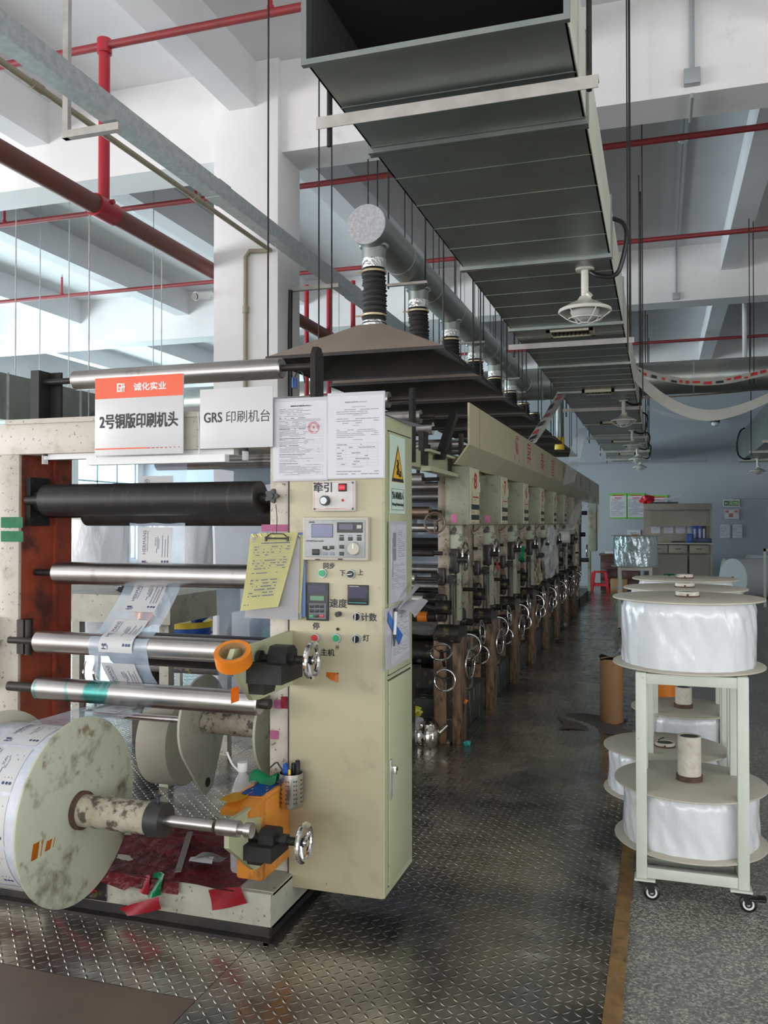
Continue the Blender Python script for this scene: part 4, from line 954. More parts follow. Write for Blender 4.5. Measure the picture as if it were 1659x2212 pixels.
# ------------------------------------------------------------------ notices, signs
def board(name, label, cat, Y, u0, v0, u1, v1, m, th=.003, border=None, vr0=None, vr1=None):
    p = aY(u0, v0, Y); q = aY(u1, v1, Y); qa = aY(u0, v1, Y)
    x0, x1, z0, z1 = p.x, q.x, qa.z, p.z
    fr = FR(((x0+x1)/2, Y-th, (z0+z1)/2), (1, 0, 0), (0, 0, 1)); W, H = x1-x0, z1-z0
    mb = MB(m).box((x0, Y-th, z0), (x1, Y, z1), bev=.0008)
    return mb, fr, W, H
# orange headed sign
mb, fr, W, H = board('s', '', '', 3.00, 207, 818, 397, 985, signw, .005)
hz = H/2-H*.272
mb.rect(fr, -W/2+.001, hz, W/2-.001, H/2-.001, signo)
mb.text('诚化实业', fr, W*.13, hz+H*.135, H*.098, W*.36, inkw, .02)
lo_ = .0008; lx, lz, s_ = -W*.20, hz+H*.135, H*.055
for q in ((-1, -1, -.65, 1), (-1, .7, 0, 1), (-1, -1, 0, -.7), (-.25, -1, .05, .1), (-.5, -.1, .05, .15), (.2, -1, .45, 1), (.75, -1, 1, 1), (.1, .0, 1.2, .28), (.1, .55, .6, .8)):
    lo_ += .00012; mb.rect(fr, lx+q[0]*s_, lz+q[1]*s_, lx+q[2]*s_, lz+q[3]*s_, inkw, lo_)
mb.text('2号铜版印刷机头', fr, 0, -H*.065, H*.185, W*.88, inkk, .022)
mb.rect(fr, -W/2+.002, -H/2+H*.075, W*.1, -H/2+H*.092, signo); 
for k in range(8): mb.rect(fr, W*(.1+.05*k), -H/2+H*.075, W*(.1+.05*k+.04-.004*k), -H/2+H*.090, inkrf)
s1 = solo(mb, 'sign_board', 'white sign board with an orange red header on the front beam', 'sign')
mb, fr, W, H = board('s', '', '', 3.01, 433, 842, 590, 970, signw, .004)
mb.text('GRS', fr, -W*.315, H*.02, H*.165, W*.25, inkk, .015); mb.text('印刷机台', fr, W*.165, H*.02, H*.20, W*.60, inkk, .0)
solo(mb, 'sign_board', 'plain white sign board with black lettering right of the orange headed sign', 'sign')
# strings that hold the signs
for (u, v0, v1, lb) in ((207, 905, 1000, 'white string at the left edge of the orange headed sign'), (428, 892, 990, 'white string between the two sign boards')):
    p, q = aY(u, v0, 3.028), aY(u+2, v1, 3.028)
    solo(MB(pvc).tube([p, (p+q)/2+V((.006, -.004, 0)), q], .0028, seg=6, sm=2), 'string', lb, 'string')
# two notice sheets in sleeves above the cabinet face
rn = random.Random(3)
mb, fr, W, H = board('s', '', '', YK-.004, 590, 862, 708, 1040, paperS, .002)
mb.rect(fr, -W*.475, -H*.475, W*.485, H*.455, paper, .0003)
mb.text('物质安全性能表(MSDS)-1', fr, W*.02, H*.40, H*.020, W*.38, inkk, .02, .0008)
mb.dashes(fr, -W*.37, H*.27, W*.2, H*.375, 5, inkg, rn=rn)
def table(fr, a0, b0, a1, b1, rows, cols, dens=.5):
    for k in range(rows+1): q = b0+(b1-b0)*k/rows; mb.rect(fr, a0, q-.0002, a1, q+.0002, inkg)
    for c_ in cols+[0, 1]: q = a0+(a1-a0)*c_; mb.rect(fr, q-.0002, b0, q+.0002, b1, inkg)
    for k in range(rows):
        q0, q1 = b0+(b1-b0)*k/rows, b0+(b1-b0)*(k+1)/rows; mb.dashes(fr, a0+.002, q0, a1-.01, q1, 1, inkg, dens, rn)
for a_, b_, r_, cl in ((.13, .245, 7, [.18, .42, .68]), (.03, .115, 5, [.18]), (-.06, .0, 4, [.18]), (-.16, -.085, 5, [.16]), (-.27, -.19, 5, [.16]), (-.43, -.30, 9, [.16])):
    table(fr, -W*.38, H*a_, W*.42, H*b_, r_, cl, .75); mb.dashes(fr, -W*.38, H*(b_+.002), W*.1, H*(b_+.02), 1, inkk, .8, rn)
cx, cz = W*.25, H*.135; 
for k in range(32):
    a, a2 = 2*pi*k/32, 2*pi*(k+1)/32
    mb.faces([fr(cx+r*math.cos(x), cz+r*math.sin(x), .0012) for r, x in ((.0215, a), (.0230, a), (.0230, a2), (.0215, a2))], [(0, 1, 2, 3)], inkr)
    if k < 26 and k % 2 == 0:
        q = a-.3; mb.faces([fr(cx+r*math.cos(x), cz+r*math.sin(x), .0012) for r, x in ((.014, q), (.0195, q), (.0195, q+.2), (.014, q+.2))], [(0, 1, 2, 3)], inkr)
mb.faces([fr(cx+(.0065 if k % 2 == 0 else .0026)*math.sin(k*pi/5), cz+(.0065 if k % 2 == 0 else .0026)*math.cos(k*pi/5), .0012) for k in range(10)], [tuple(range(10))], inkr)
solo(mb, 'notice_sheet', 'notice sheet with small tables and a round red stamp', 'notice')
mb, fr, W, H = board('s', '', '', YK-.006, 708, 850, 832, 1035, paperS, .002)
mb.rect(fr, -W*.49, -H*.485, W*.475, H*.46, paper, .0003)
mb.text('物质安全资料表 ( M S D S )', fr, 0, H*.385, H*.016, W*.38, inkg, .01, .0008); mb.text('物质及成分信息', fr, W*.05, H*.33, H*.014, W*.24, inkg, 0, .0008)
for a_, b_, n_ in ((.24, .31, 3), (.13, .205, 3), (-.03, .075, 5), (-.46, -.40, 2)): mb.dashes(fr, -W*.34, H*a_, W*.4, H*b_, n_, inkg, .85, rn)
for q in (.225, .105, -.06, -.375): mb.dashes(fr, -W*.06, H*q, W*.12, H*(q+.018), 1, inkg, 1, rn)
table(fr, -W*.34, -H*.35, W*.38, -H*.09, 8, [.22, .5, .75], .35)
solo(mb, 'notice_sheet', 'notice sheet with one large table and no stamp', 'notice')
# side of the cabinet: warning sticker and papers
def sboard(pts, m, th=.0015, X=CX1+.008):
    p0, p1, p2 = [aX(u, v, X) for u, v in pts]             # bottom-left, bottom-right, top-left
    mb = MB(m); c = (p1+p2)/2; W = abs(p1.y-p0.y); H = abs(p2.z-p0.z)
    mb.box((X, p0.y, p0.z), (X+th, p1.y, p2.z)); fr = FR((X+th, (p0.y+p1.y)/2, (p0.z+p2.z)/2), (0, 1, 0), (0, 0, 1)); return mb, fr, W, H
mb, fr, W, H = sboard(((842, 1109), (874, 1106), (842, 938)), stickw)
def tri(s, m, off, cz): mb.faces([fr(-W*.44*s, cz-W*.40*s, off), fr(W*.44*s, cz-W*.40*s, off), fr(0, cz+W*.40*s*1.0, off)], [(0, 1, 2)], m)
T0, Wt, Ht = H*.13, W*.84, H*.50
for s_, m_, o_ in ((1., yellowp, .0004), (.95, inkk, .0007), (.80, yellowp, .0010)):
    cz = -H*.005+Ht*(1-s_)*.33; mb.faces([fr(-Wt/2*s_, cz-H*.09, o_), fr(Wt/2*s_, cz-H*.09, o_), fr(0, cz-H*.09+Ht*s_, o_)], [(0, 1, 2)], m_)
mb.rect(fr, -Wt*.44, -H*.088, Wt*.44, -H*.045, inkk, .0012)
for q in ((-.10, .00, .06, .05), (-.06, .05, .08, .09), (-.10, .09, .04, .13), (-.05, .13, .06, .17), (-.08, .17, .03, .20), (.05, -.02, .22, .02), (.10, .02, .20, .06)): mb.rect(fr, W*q[0], H*q[1], W*q[2], H*q[3], inkk, .0014)
for q in ((-.42, -.455, .42, -.450), (-.42, -.185, .42, -.180), (-.42, -.455, -.405, -.18), (.405, -.455, .42, -.18)): mb.rect(fr, W*q[0], H*q[1], W*q[2], H*q[3], inkk)
mb.text('当心机械伤人', fr, 0, -H*.265, H*.095, W*.76, inkk, .02); mb.text('Warning Mechanical injury', fr, 0, -H*.385, H*.05, W*.76, inkk, .02)
solo(mb, 'warning_sticker', 'tall pale sticker with a black and yellow warning triangle on the cabinet side', 'sticker')
mb, fr, W, H = sboard(((840, 1306), (877, 1298), (843, 1126)), paperS)
mb.rect(fr, -W*.46, -H*.49, W*.49, H*.46, paperg, .0004)
mb.rect(fr, -W*.30, H*.18, -W*.12, H*.36, inkg, .0008); mb.rect(fr, -W*.30, H*.02, -W*.12, H*.17, inkg, .0008)
mb.dashes(fr, 0, H*.05, W*.42, H*.40, 14, inkg, .7, rn); mb.dashes(fr, -W*.36, -H*.33, W*.42, -H*.02, 18, inkg, .7, rn)
solo(mb, 'notice_sheet', 'narrow printed sheet in a sleeve below the warning sticker', 'notice')
mb, fr, W, H = sboard(((832, 1450), (884, 1420), (840, 1312)), paperS)
mb.faces([fr(-W*.30, -H*.46, .0006), fr(W*.47, -H*.34, .0006), fr(W*.47, H*.48, .0006), fr(-W*.22, H*.48, .0006)], [(0, 1, 2, 3)], paperg); mb.dashes(fr, -W*.2, -H*.33, W*.45, H*.45, 26, inkg, .6, rn, off=.0009)
solo(mb, 'plastic_sleeve', 'worn document sleeve with a grey list low on the cabinet side', 'sleeve')
X = CX1+.012
pts = [aX(u, v, X) for u, v in ((839, 1320), (847, 1336), (870, 1372), (862, 1393), (850, 1368), (838, 1343))]
solo(MB(tapeb).prism(pts, (.0008, 0, 0)), 'tape_scrap', 'bright blue tape stuck slantwise on the document sleeve', 'tape')
p0, p1 = aX(855, 1314, X+.008), aX(851, 1398, X+.008); d = p1-p0
t = thing('marker_pen', 'white and black marker pen hanging on the cabinet side over blue tape', 'pen', tuple(p1))
MB(pvc).cyl(p0+d*.08, p0+d*.68, .0065, seg=14).build('barrel', t)
MB(blackpl).cyl(p0, p0+d*.09, .007, seg=14).cyl(p0+d*.68, p0+d*.98, .0065, r2=.0025, seg=14).build('cap', t, 'black cap and tip')
# folded paper standing off the cabinet
A = aX(856, 1318, X+.012)
def leaf(tip1, tip2, base2, m, lb):
    a0 = A; 
    mb = MB(m).grid(lambda a, c: (a0*(1-a)+base2*a)*(1-c)+(tip1*(1-a)+tip2*a)*c+V((.012*math.sin(pi*c), 0, .012*math.sin(pi*c))), 8, 10, th=.0006)
    solo(mb, 'folded_paper', lb, 'paper')
leaf(aX(897, 1261, -.93), aX(909, 1264, -.91), aX(862, 1316, X+.02), paper, 'narrow folded white slip sticking up from the cabinet side')
leaf(aX(896, 1334, -.90), aX(925, 1298, -.88), aX(880, 1302, X+.03), paper, 'curled white paper flap sticking out from the cabinet side')
# paper lying on the cabinet top
p0, p1, p2, p3 = (-1.00, YK+.03, CZ1+.003), (-.965, YK+.02, CZ1+.003), (-.90, CY1-.02, CZ1-.012), (-1.02, CY1-.01, CZ1+.004)
scrap(paperg, [p0, p1, p2, p3], 'loose_paper', 'loose grey paper lying on top of the control cabinet', 'paper', 8, .001, .004)

# ------------------------------------------------------------------ clipboard with yellow form
YP = 2.985
t = thing('clipboard', 'blue clipboard with a curled yellow form hung beside the control panel', 'clipboard', tuple(aY(600, 1330, YP+.03)))
p, q = aY(540, 1150, YP+.03), aY(660, 1335, YP+.03)
MB(pbr('blue_board', (.12, .20, .42), .5)).box((p.x, YP+.028, q.z+.004), (q.x, YP+.032, p.z), bev=.0015).build('board', t)
def sheet(corn, Y, m, curl, nm, lb=None, ink=None):
    c0, c1, c2, c3 = [aY(u, v, Y) for u, v in corn]   # tl, tr, br, bl
    fn = lambda a, c: (c0*(1-a)+c1*a)*(1-c)+(c3*(1-a)+c2*a)*c+V((0, -curl*(c**2)*(.4+.6*(1-a))-.003*math.sin(5*a+2*c)*c, 0))
    mb = MB(m).grid(fn, 12, 14, th=.0005)
    if ink: ink(mb, fn)
    mb.build(nm, t, lb)
sheet(((545, 1152), (652, 1155), (652, 1336), (538, 1331)), YP+.024, paper, .006, 'page')
sheet(((545, 1152), (648, 1155), (645, 1339), (531, 1334)), YP+.018, paper, .010, 'page')
sheet(((560, 1150), (659, 1156), (650, 1325), (560, 1325)), YP+.021, papery, .006, 'page', 'yellow page')
rf = random.Random(5)
def formink(mb, fn):
    def fq(a, c): return fn(a, c)+V((0, -.0012, 0))
    def rc(a0, c0, a1, c1, m=inkb): mb.faces([fq(a0, c0), fq(a1, c0), fq(a1, c1), fq(a0, c1)], [(0, 1, 2, 3)], m)
    rc(.06, .045, .12, .085, inkg); rc(.04, .10, .14, .108, inkg)
    def line(a0, a1, c, th=.006, dens=.8):
        a = a0
        while a < a1:
            l = rf.uniform(.02, .08)
            if rf.random() < dens: rc(a, c, min(a+l*.9, a1), c+th)
            a += l
    vs, fs, asp = text_mesh('生产施工单', .01)
    line(.26, .88, .125, .012, 1.)
    for k in range(9): rc(.10, .165+.036*k, .93, .167+.036*k, inkg); line(.12, .9, .175+.036*k, .010, .45)
    line(.08, .75, .52, .010, .6)
    for k in range(6): rc(.12, .60+.042*k, .80, .602+.042*k, inkg); line(.14, .78, .612+.042*k, .012, .5)
    line(.06, .2, .93, .008)
sheet(((541, 1153), (644, 1150), (604, 1310), (527, 1318)), YP+.012, papery, .028, 'form', 'curled yellow form', formink)
a, c = aY(571, 1152, YP), aY(621, 1166, YP)
MB(blackpl).box((a.x, YP+.004, c.z+.002), (c.x, YP+.014, c.z+.008), bev=.002).box((a.x, YP+.004, c.z-.006), (a.x+.006, YP+.014, c.z+.012)).box((c.x-.006, YP+.004, c.z-.006), (c.x, YP+.014, c.z+.012)).tube([(a.x+.006, YP+.008, c.z+.01), (a.x+.02, YP+.008, c.z+.022), (c.x-.02, YP+.008, c.z+.022), (c.x-.006, YP+.008, c.z+.01)], .002, seg=6).build('clip', t, 'black wire clip')
a = aY(596, 1090, YC-.02); c = aY(597, 1150, YP+.02)
MB(dkmetal).tube([a, (a+c)/2+V((.006, -.004, 0)), c], .0015, seg=5, sm=2).build('hanging_wire', t)
# ------------------------------------------------------------------ perforated steel cup and its tools
cx, cz0 = K(640, 1732); cp = V((cx, YK-.05, cz0)); ch = .125; cr = .0455
t = thing('tool_cup', 'perforated steel cup holding pens fixed to the front of the control cabinet', 'cup', tuple(cp))
MB(steel).lathe(cp, (0, 0, 1), [(0, .002), (cr-.002, .002), (cr-.002, ch), (cr, ch), (cr, .004), (cr-.003, 0), (0, 0)], seg=48).build('body', t)
b = MB(inkk); b2 = MB(inkw)
for g0 in range(7):
    for c_ in range(2):
        a = math.radians(180+15+g0*38+c_*11)
        for r_ in range(6):
            z = .022+.016*r_; d = V((math.cos(a), math.sin(a), 0)); p = cp+d*(cr+.0003)+V((0, 0, z))
            b.cyl(p-d*.001, p+d*.0004, .0030, inkk, seg=8)
b.build('perforation', t, 'rows of small round holes')
top = cp+V((0, 0, ch))
solo(MB(dkmetal).tube([top+V((-.02, .0, -.06)), top+V((-.035, -.005, .01)), top+V((-.052, -.008, .035)), top+V((-.06, -.01, .033)), top+V((-.082, -.015, .012))], .0032, seg=6), 'hex_key', 'bent hex key leaning out of the steel cup', 'hex key')
t = thing('utility_knife', 'blue handled utility knife standing in the steel cup', 'knife', tuple(top+V((-.012, 0, -.09))))
MB(bluepl).prism([top+V((-.035, -.006, -.09)), top+V((-.018, -.006, -.09)), top+V((-.010, -.006, .01)), top+V((-.020, -.006, .035)), top+V((-.030, -.006, .03))], (0, .014, 0)).build('handle', t)
MB(chrome).prism([top+V((-.029, .0, .028)), top+V((-.021, .0, .032)), top+V((-.031, .0, .052))], (0, .001, 0)).build('blade', t)
def pen(dx, dy, h, r, m, lb, dz=-.1):
    solo(MB(m).cyl(top+V((dx, dy, dz)), top+V((dx, dy, h)), r, seg=14).cyl(top+V((dx, dy, h)), top+V((dx, dy, h+.003)), r*.8, seg=14), 'marker_pen', lb, 'pen')
pen(.006, .012, .030, .010, blackpl, 'shorter black marker standing in the steel cup'); pen(.026, .002, .044, .0095, blackpl, 'taller black marker standing in the steel cup')
pen(.001, -.016, .012, .005, yelpl, 'thin yellow pen standing in the steel cup')
x, z = K(718, 1463)
solo(MB(tapeo).grid(lambda a, c: (x-.025+.05*a, YK-.001-.012*math.sin(pi*a)*c, z+.018-.036*c*(.4+.6*a)), 6, 6, th=.0008), 'tape_scrap', 'crumpled orange tape scrap on the front of the control cabinet', 'tape')
p = aX(508, 1497, PXu+.0)
solo(MB(tapeo).grid(lambda a, c: (PXu+.0+.004*a, p.y-.03+.05*a, p.z+.02-.05*c), 4, 4, th=.001), 'tape_scrap', 'orange tape end hanging below the upper bracket', 'tape')
# ================================================================== PRINTING UNITS
PITCH, NU = 1.184, 8
XR0 = -1.445                      # outer face of the right hand posts
def build_unit():
    Y = 5.73
    t = thing('printing_unit', '', 'printing unit', (-1.95, Y, .004), 'numbered printing units of the press')
    def part(mb, n, lb=None, par=None): return mb.build(n, par or t, lb)
    for x0 in (XR0, -2.55):
        part(MB(postm).box((x0, Y, .004), (x0+.08, Y+.30, 1.98), bev=.004), 'post')
    part(MB(postm).box((XR0, Y+.02, 1.88), (-1.37, Y+1.17, 1.98)), 'side_beam')
    part(MB(postm).box((-2.55, Y+.02, 1.88), (-2.47, Y+1.17, 1.98)), 'side_beam')
    # number box hung out over the aisle
    bx = part(MB(boxm).box((-1.366, Y-.10, 1.492), (-1.205, Y+.22, 1.885), bev=.006).box((-1.37, Y-.10, 1.492), (-1.36, Y+1.08, 1.88)), 'number_box')
    fr = FR((-1.203, Y+.06, 1.69), (0, 1, 0), (0, 0, 1))
    b = MB(pbr('cream_number_plate', (.66, .60, .40), .45, dirt=(14, (.35, .28, .16), .62, .75))) if 'cream_number_plate' not in MATS else MB(MATS['cream_number_plate'])
    b.box((-1.206, Y-.085, 1.500), (-1.200, Y+.205, 1.875)); fr2 = FR((-1.200, Y+.06, 1.69), (0, 1, 0), (0, 0, 1))
    b.rect(fr2, -.06, -.015, .12, -.005, inkr); b.rect(fr2, -.10, -.12, -.085, .03, inkg)
    for z in (-.095, -.165): b.rect(fr2, -.12, z, .14, z+.035, dkgrey)
    for q in (-.10, -.05, 0, .08): b.rect(fr2, q, -.185, q+.014, -.177, inkk)
    for q in (-.06, -.02): b.rect(fr2, q, -.12, q+.012, -.108, inkk)
    part(b, 'number_plate', 'cream plate with dark bands', bx)
    part(MB(pvc).box((-1.25, Y+.21, 1.72), (-1.20, Y+.245, 1.79), bev=.004), 'latch', None, bx)
    # guide rails
    part(MB(railm).box((-1.362, Y+.02, .92), (-1.335, Y+.10, 1.492)).box((-1.318, Y+.02, .84), (-1.290, Y+.07, 1.24)), 'guide_rail')
    part(MB(railm).box((-1.366, Y+.01, 1.30), (-1.28, Y+.06, 1.494), bev=.004), 'rail_bracket')
    part(MB(inkmess).box((-1.37, Y-.01, 1.16), (-1.30, Y+.08, 1.33), bev=.015).cyl((-1.35, Y-.03, 1.12), (-1.35, Y+.09, 1.12), .032, seg=14).cyl((-1.31, Y, 1.255), (-1.24, Y+.0, 1.255), .022, seg=12).cyl((-1.345, Y-.005, .80), (-1.345, Y-.005, 1.12), .012, seg=8), 'lift_gearbox')
    part(MB(inkmess).box((-1.44, Y-.05, 1.08), (-1.385, Y, 1.20), bev=.012).cyl((-1.43, Y-.03, 1.14), (-1.48, Y-.03, 1.14), .03, seg=14), 'bearing_housing')
    # lower column and its motor
    part(MB(rustw).box((-1.475, Y-.01, .004), (-1.385, Y+.26, .76), bev=.004).box((-1.345, Y-.005, .004), (-1.288, Y+.20, .72), bev=.004), 'lower_column', 'rust brown ink stained column')
    part(MB(inkmess).box((-1.39, Y-.004, .02), (-1.34, Y+.2, .70)), 'column_web')
    part(MB(inkmess).cyl((-1.43, Y-.03, .755), (-1.285, Y-.03, .755), .062, seg=28).cyl((-1.445, Y-.03, .755), (-1.43, Y-.03, .755), .05, seg=28).box((-1.47, Y-.02, .70), (-1.29, Y+.22, .78)), 'motor', 'black motor drum')
    part(MB(inkmess).cyl((-1.45, Y-.02, .93), (-1.36, Y-.02, .93), .05, seg=20).box((-1.46, Y-.03, .83), (-1.38, Y+.08, 1.02), bev=.02), 'gear_housing')
    for c, ax, R, m, m2 in (((-1.275, Y+.10, 1.275), (1, 0, 0), .096, chrome, dkmetal), ((-1.425, Y-.165, 1.505), (.15, -1, .05), .068, pbr('brown_handwheel_iron', (.15, .10, .075), .5, .2) if 'brown_handwheel_iron' not in MATS else MATS['brown_handwheel_iron'], None),
                             ((-1.395, Y-.11, .640), (0, -.65, .76), .070, chrome, inkmess), ((-1.37, Y-.12, .455), (.1, -1, .1), .070, chrome, inkmess), ((-1.265, Y+.20, .52), (1, -.1, 0), .100, chrome, inkmess)):
        a = V(ax).normalized()
        b = MB(m); wheel(b, c, ax, R, .0075, m, m2 or m, 3, .5, .015); b.cyl(V(c)-a*.14, V(c), .012, inkmess, seg=10); part(b, 'handwheel')
    part(MB(chrome).torus((-1.31, Y+.36, .62), (.3, -1, .1), .085, .007).cyl((-1.40, Y+.46, .61), (-1.31, Y+.36, .62), .01, inkmess, seg=8), 'handwheel')
    part(MB(chrome).torus((-1.25, Y+.56, .70), (1, 0, .1), .085, .007).cyl((-1.38, Y+.56, .69), (-1.25, Y+.56, .70), .012, inkmess, seg=8), 'handwheel')
    # cylinders across the press
    for (z, dy, r, m, x1, nm) in ((1.795, -.18, .042, steel, -1.50, 'guide_roller'), (1.575, -.12, .040, bronze, -1.47, 'guide_roller'), (1.47, .02, .030, steel, -1.45, 'guide_roller'), (1.30, -.10, .022, dkmetal, -1.45, 'guide_roller'), (1.135, -.22, .038, steel, -1.54, 'guide_roller'), (.995, -.16, .042, steel, -1.50, 'guide_roller'), (.855, .05, .034, dkmetal, -1.47, 'guide_roller'),
                              (.70, .62, .085, inkmess, -1.45, 'impression_roller'), (.52, .58, .095, inkmess, -1.45, 'print_cylinder'), (.36, .56, .07, inkmess, -1.45, 'ink_roller'), (1.70, .45, .035, steel, -1.45, 'guide_roller'), (1.70, .85, .035, steel, -1.45, 'guide_roller'), (1.35, .7, .04, dkmetal, -1.45, 'guide_roller')):
        o = part(MB(m).cyl((-2.43, Y+dy, z), (x1, Y+dy, z), r, seg=28), nm)
        part(MB(inkmess).cyl((-2.55, Y+dy, z), (-1.39, Y+dy, z), .013, seg=10), 'axle', None, o)
    part(MB(tapeo).cyl((-1.60, Y+.05, .855), (-1.53, Y+.05, .855), .036, seg=28), 'tape_band', 'orange tape band')
    part(MB(inkmess).box((-2.44, Y+.38, .24), (-1.46, Y+.80, .30)).box((-2.44, Y+.38, .24), (-1.46, Y+.41, .44)).box((-2.44, Y+.77, .24), (-1.46, Y+.80, .40)), 'ink_tray')
    part(MB(clearpl).grid(lambda a, c: (-2.2+.72*a, Y-.12+.35*c, .80+.06*math.sin(5*a)*math.sin(3*c+1)), 10, 8, th=.001), 'plastic_cover', 'clear plastic sheet over the rollers')
    part(MB(filmt).grid(lambda a, c: (-2.25+.55*a, Y-.02+.012*math.sin(8*a+6*c), 1.0+.85*c), 10, 10, th=.001), 'film_web', 'clear film running through the unit')
    part(MB(plinthm).box((-2.60, Y+.22, .004), (-1.352, Y+1.178, .255), bev=.005), 'plinth', 'paint dripped plinth')
    for q in (MB(inkmess).box((-1.44, Y+.34, .30), (-1.34, Y+.62, .46), bev=.02), MB(inkmess).box((-1.45, Y+.36, .60), (-1.37, Y+.58, .88), bev=.03).cyl((-1.45, Y+.47, .78), (-1.30, Y+.47, .78), .026, seg=14), MB(inkmess).box((-1.45, Y+.32, 1.0), (-1.38, Y+.50, 1.12), bev=.02).cyl((-1.45, Y+.45, 1.02), (-1.27, Y+.45, 1.02), .014, seg=10)): part(q, 'side_gear', 'black gear housing')
    part(MB(postm).box((-1.45, Y+.62, .25), (-1.37, Y+.80, 1.9), bev=.004), 'rear_post')
    part(MB(postm).box((-2.55, Y+.62, .25), (-2.47, Y+.80, 1.9), bev=.004), 'rear_post')
    return t
LEFT8 = 'nearest'
unit = build_unit(); base = unit.location.copy()
def numlet(u, n, dy):
    fr = FR((-1.2, 5.73+.075+dy, 1.79), (0, 1, 0), (0, 0, 1)); b = MB(inkr); b.text(str(n), fr, 0, 0, .105, .09, inkr, .02, .0012)
    ORIG[u.name] = V((base.x, 5.73+dy, base.z)); b.build('number', u, 'red number')
units = [unit]
for k in range(1, NU): units.append(copy_tree(unit, base+V((0, PITCH*k, 0))))
for k, u in enumerate(units[:2]):
    ORIG[u.name] = V((base.x, 5.73+PITCH*k, base.z)); MB(tapep).box((-1.33, 5.73-.1015+PITCH*k, 1.505), (-1.29, 5.73-.1+PITCH*k, 1.565)).build('tape_patch', u, 'pink tape patch')
for k, u in enumerate(units):
    u['label'] = 'printing unit with red number %d on its cream plate' % (8-k); numlet(u, 8-k, PITCH*k)
u8 = units[0]
# long cream cover over the units
Y0, Y1 = 5.62, 18.3
t = thing('press_cover', 'long cream cover with red markings above the numbered printing units', 'machine cover', (-1.22, 12, 1.90))
MB(fascm).box((-1.215, Y0, 2.025), (-1.200, Y1, 2.305), bev=.002).build('upper_panel', t)
b = MB(fascm).prism([(-1.200, Y0, 2.027), (-1.29, Y0-.02, 1.895), (-1.305, Y0-.02, 1.895), (-1.215, Y0, 2.027)], (0, Y1-Y0, 0)); b.build('sloped_panel', t)
b = MB(inkk)
for q in (5.95, 8.0, 10.5, 13.0): MB(dkmetal).box((-1.201, q, 2.027), (-1.1993, q+.006, 2.30)).build('seam', t)
frf = FR((-1.200, 0, 0), (0, 1, 0), (0, 0, 1))
m_ = MB(inkr)
for r_ in (.10, .075):
    for k in range(30):
        a, a2 = 2*pi*k/36+.6, 2*pi*(k+1)/36+.6
        m_.faces([frf(7.62+(r_+d_)*.85*math.cos(x), 2.195+(r_+d_)*.75*math.sin(x), .001) for d_, x in ((0, a), (.012, a), (.012, a2), (0, a2))], [(0, 1, 2, 3)], inkr)
m_.rect(frf, 7.60, 2.14, 7.64, 2.22, inkr, .001); m_.text('昇', frf, 7.5, 2.07, .05, None, inkr, 0, .001); m_.text('昌', frf, 7.72, 2.07, .05, None, inkr, 0, .001)
m_.build('emblem', t, 'red emblem')
for s_, y_ in (('昇', 8.35), ('泰', 9.35), ('宣', 10.3), ('机', 11.6), ('械', 12.4), ('有', 13.3), ('限', 14.1), ('公', 15.1), ('司', 15.9)):
    b = MB(inkr if y_ < 11 else inkrf); b.text(s_, frf, y_, 2.165, .20, .26, None, 0, .001); b.build('lettering', t)
b = MB(blackp).prism([(-1.33, 5.18, 1.90), (-1.33, 5.26, 1.90), (-1.33, 5.62, 2.20), (-1.33, 5.60, 2.25)], (.05, 0, 0)); b.build('brace', t, 'black diagonal brace')
b = MB(fascm).box((-1.33, Y1-.02, 1.3), (-1.19, Y1, 2.31)); b.build('end_plate', t)
MB(silverm).grid(lambda a, c: (-1.195+.02*math.sin(9*a+4*c)+.01, 15.4+2.6*a, 1.99-.22*c-.08*math.sin(3*a)*c), 14, 6, clearpl, th=.001).build('plastic_wrap', t, 'torn clear plastic hanging from the far end')
# end frame of the press
t = thing('unwind_frame', 'pale end frame closing the far end of the press', 'machine frame', (-1.9, 17.8, .004))
for x in (-1.47, -2.6): MB(postm).box((x, 15.6, .004), (x+.10, 15.8, 1.95), bev=.004).build('post', t)
for x in (-1.36, -2.6): MB(boxm).box((x, 17.5, .95), (x+.16, 17.95, 1.98), bev=.004).box((x, 17.5, .004), (x+.05, 17.7, .96)).build('side_frame', t)
MB(plinthm).box((-2.6, 15.3, .004), (-1.37, 18.2, .17)).build('plinth', t)
for z, y in ((1.3, 16.2), (1.7, 16.6), (.8, 17.0)): MB(dkmetal).cyl((-2.5, y, z), (-1.3, y, z), .04, seg=18).build('roller', t)
MB(blackp).box((-1.47, 16.1, .5), (-1.40, 16.5, 1.8)).build('bracket', t)
wb_ = MB(chrome); wheel(wb_, (-1.28, 16.3, 1.0), (1, 0, 0), .12, .008, chrome); wb_.build('handwheel', t)
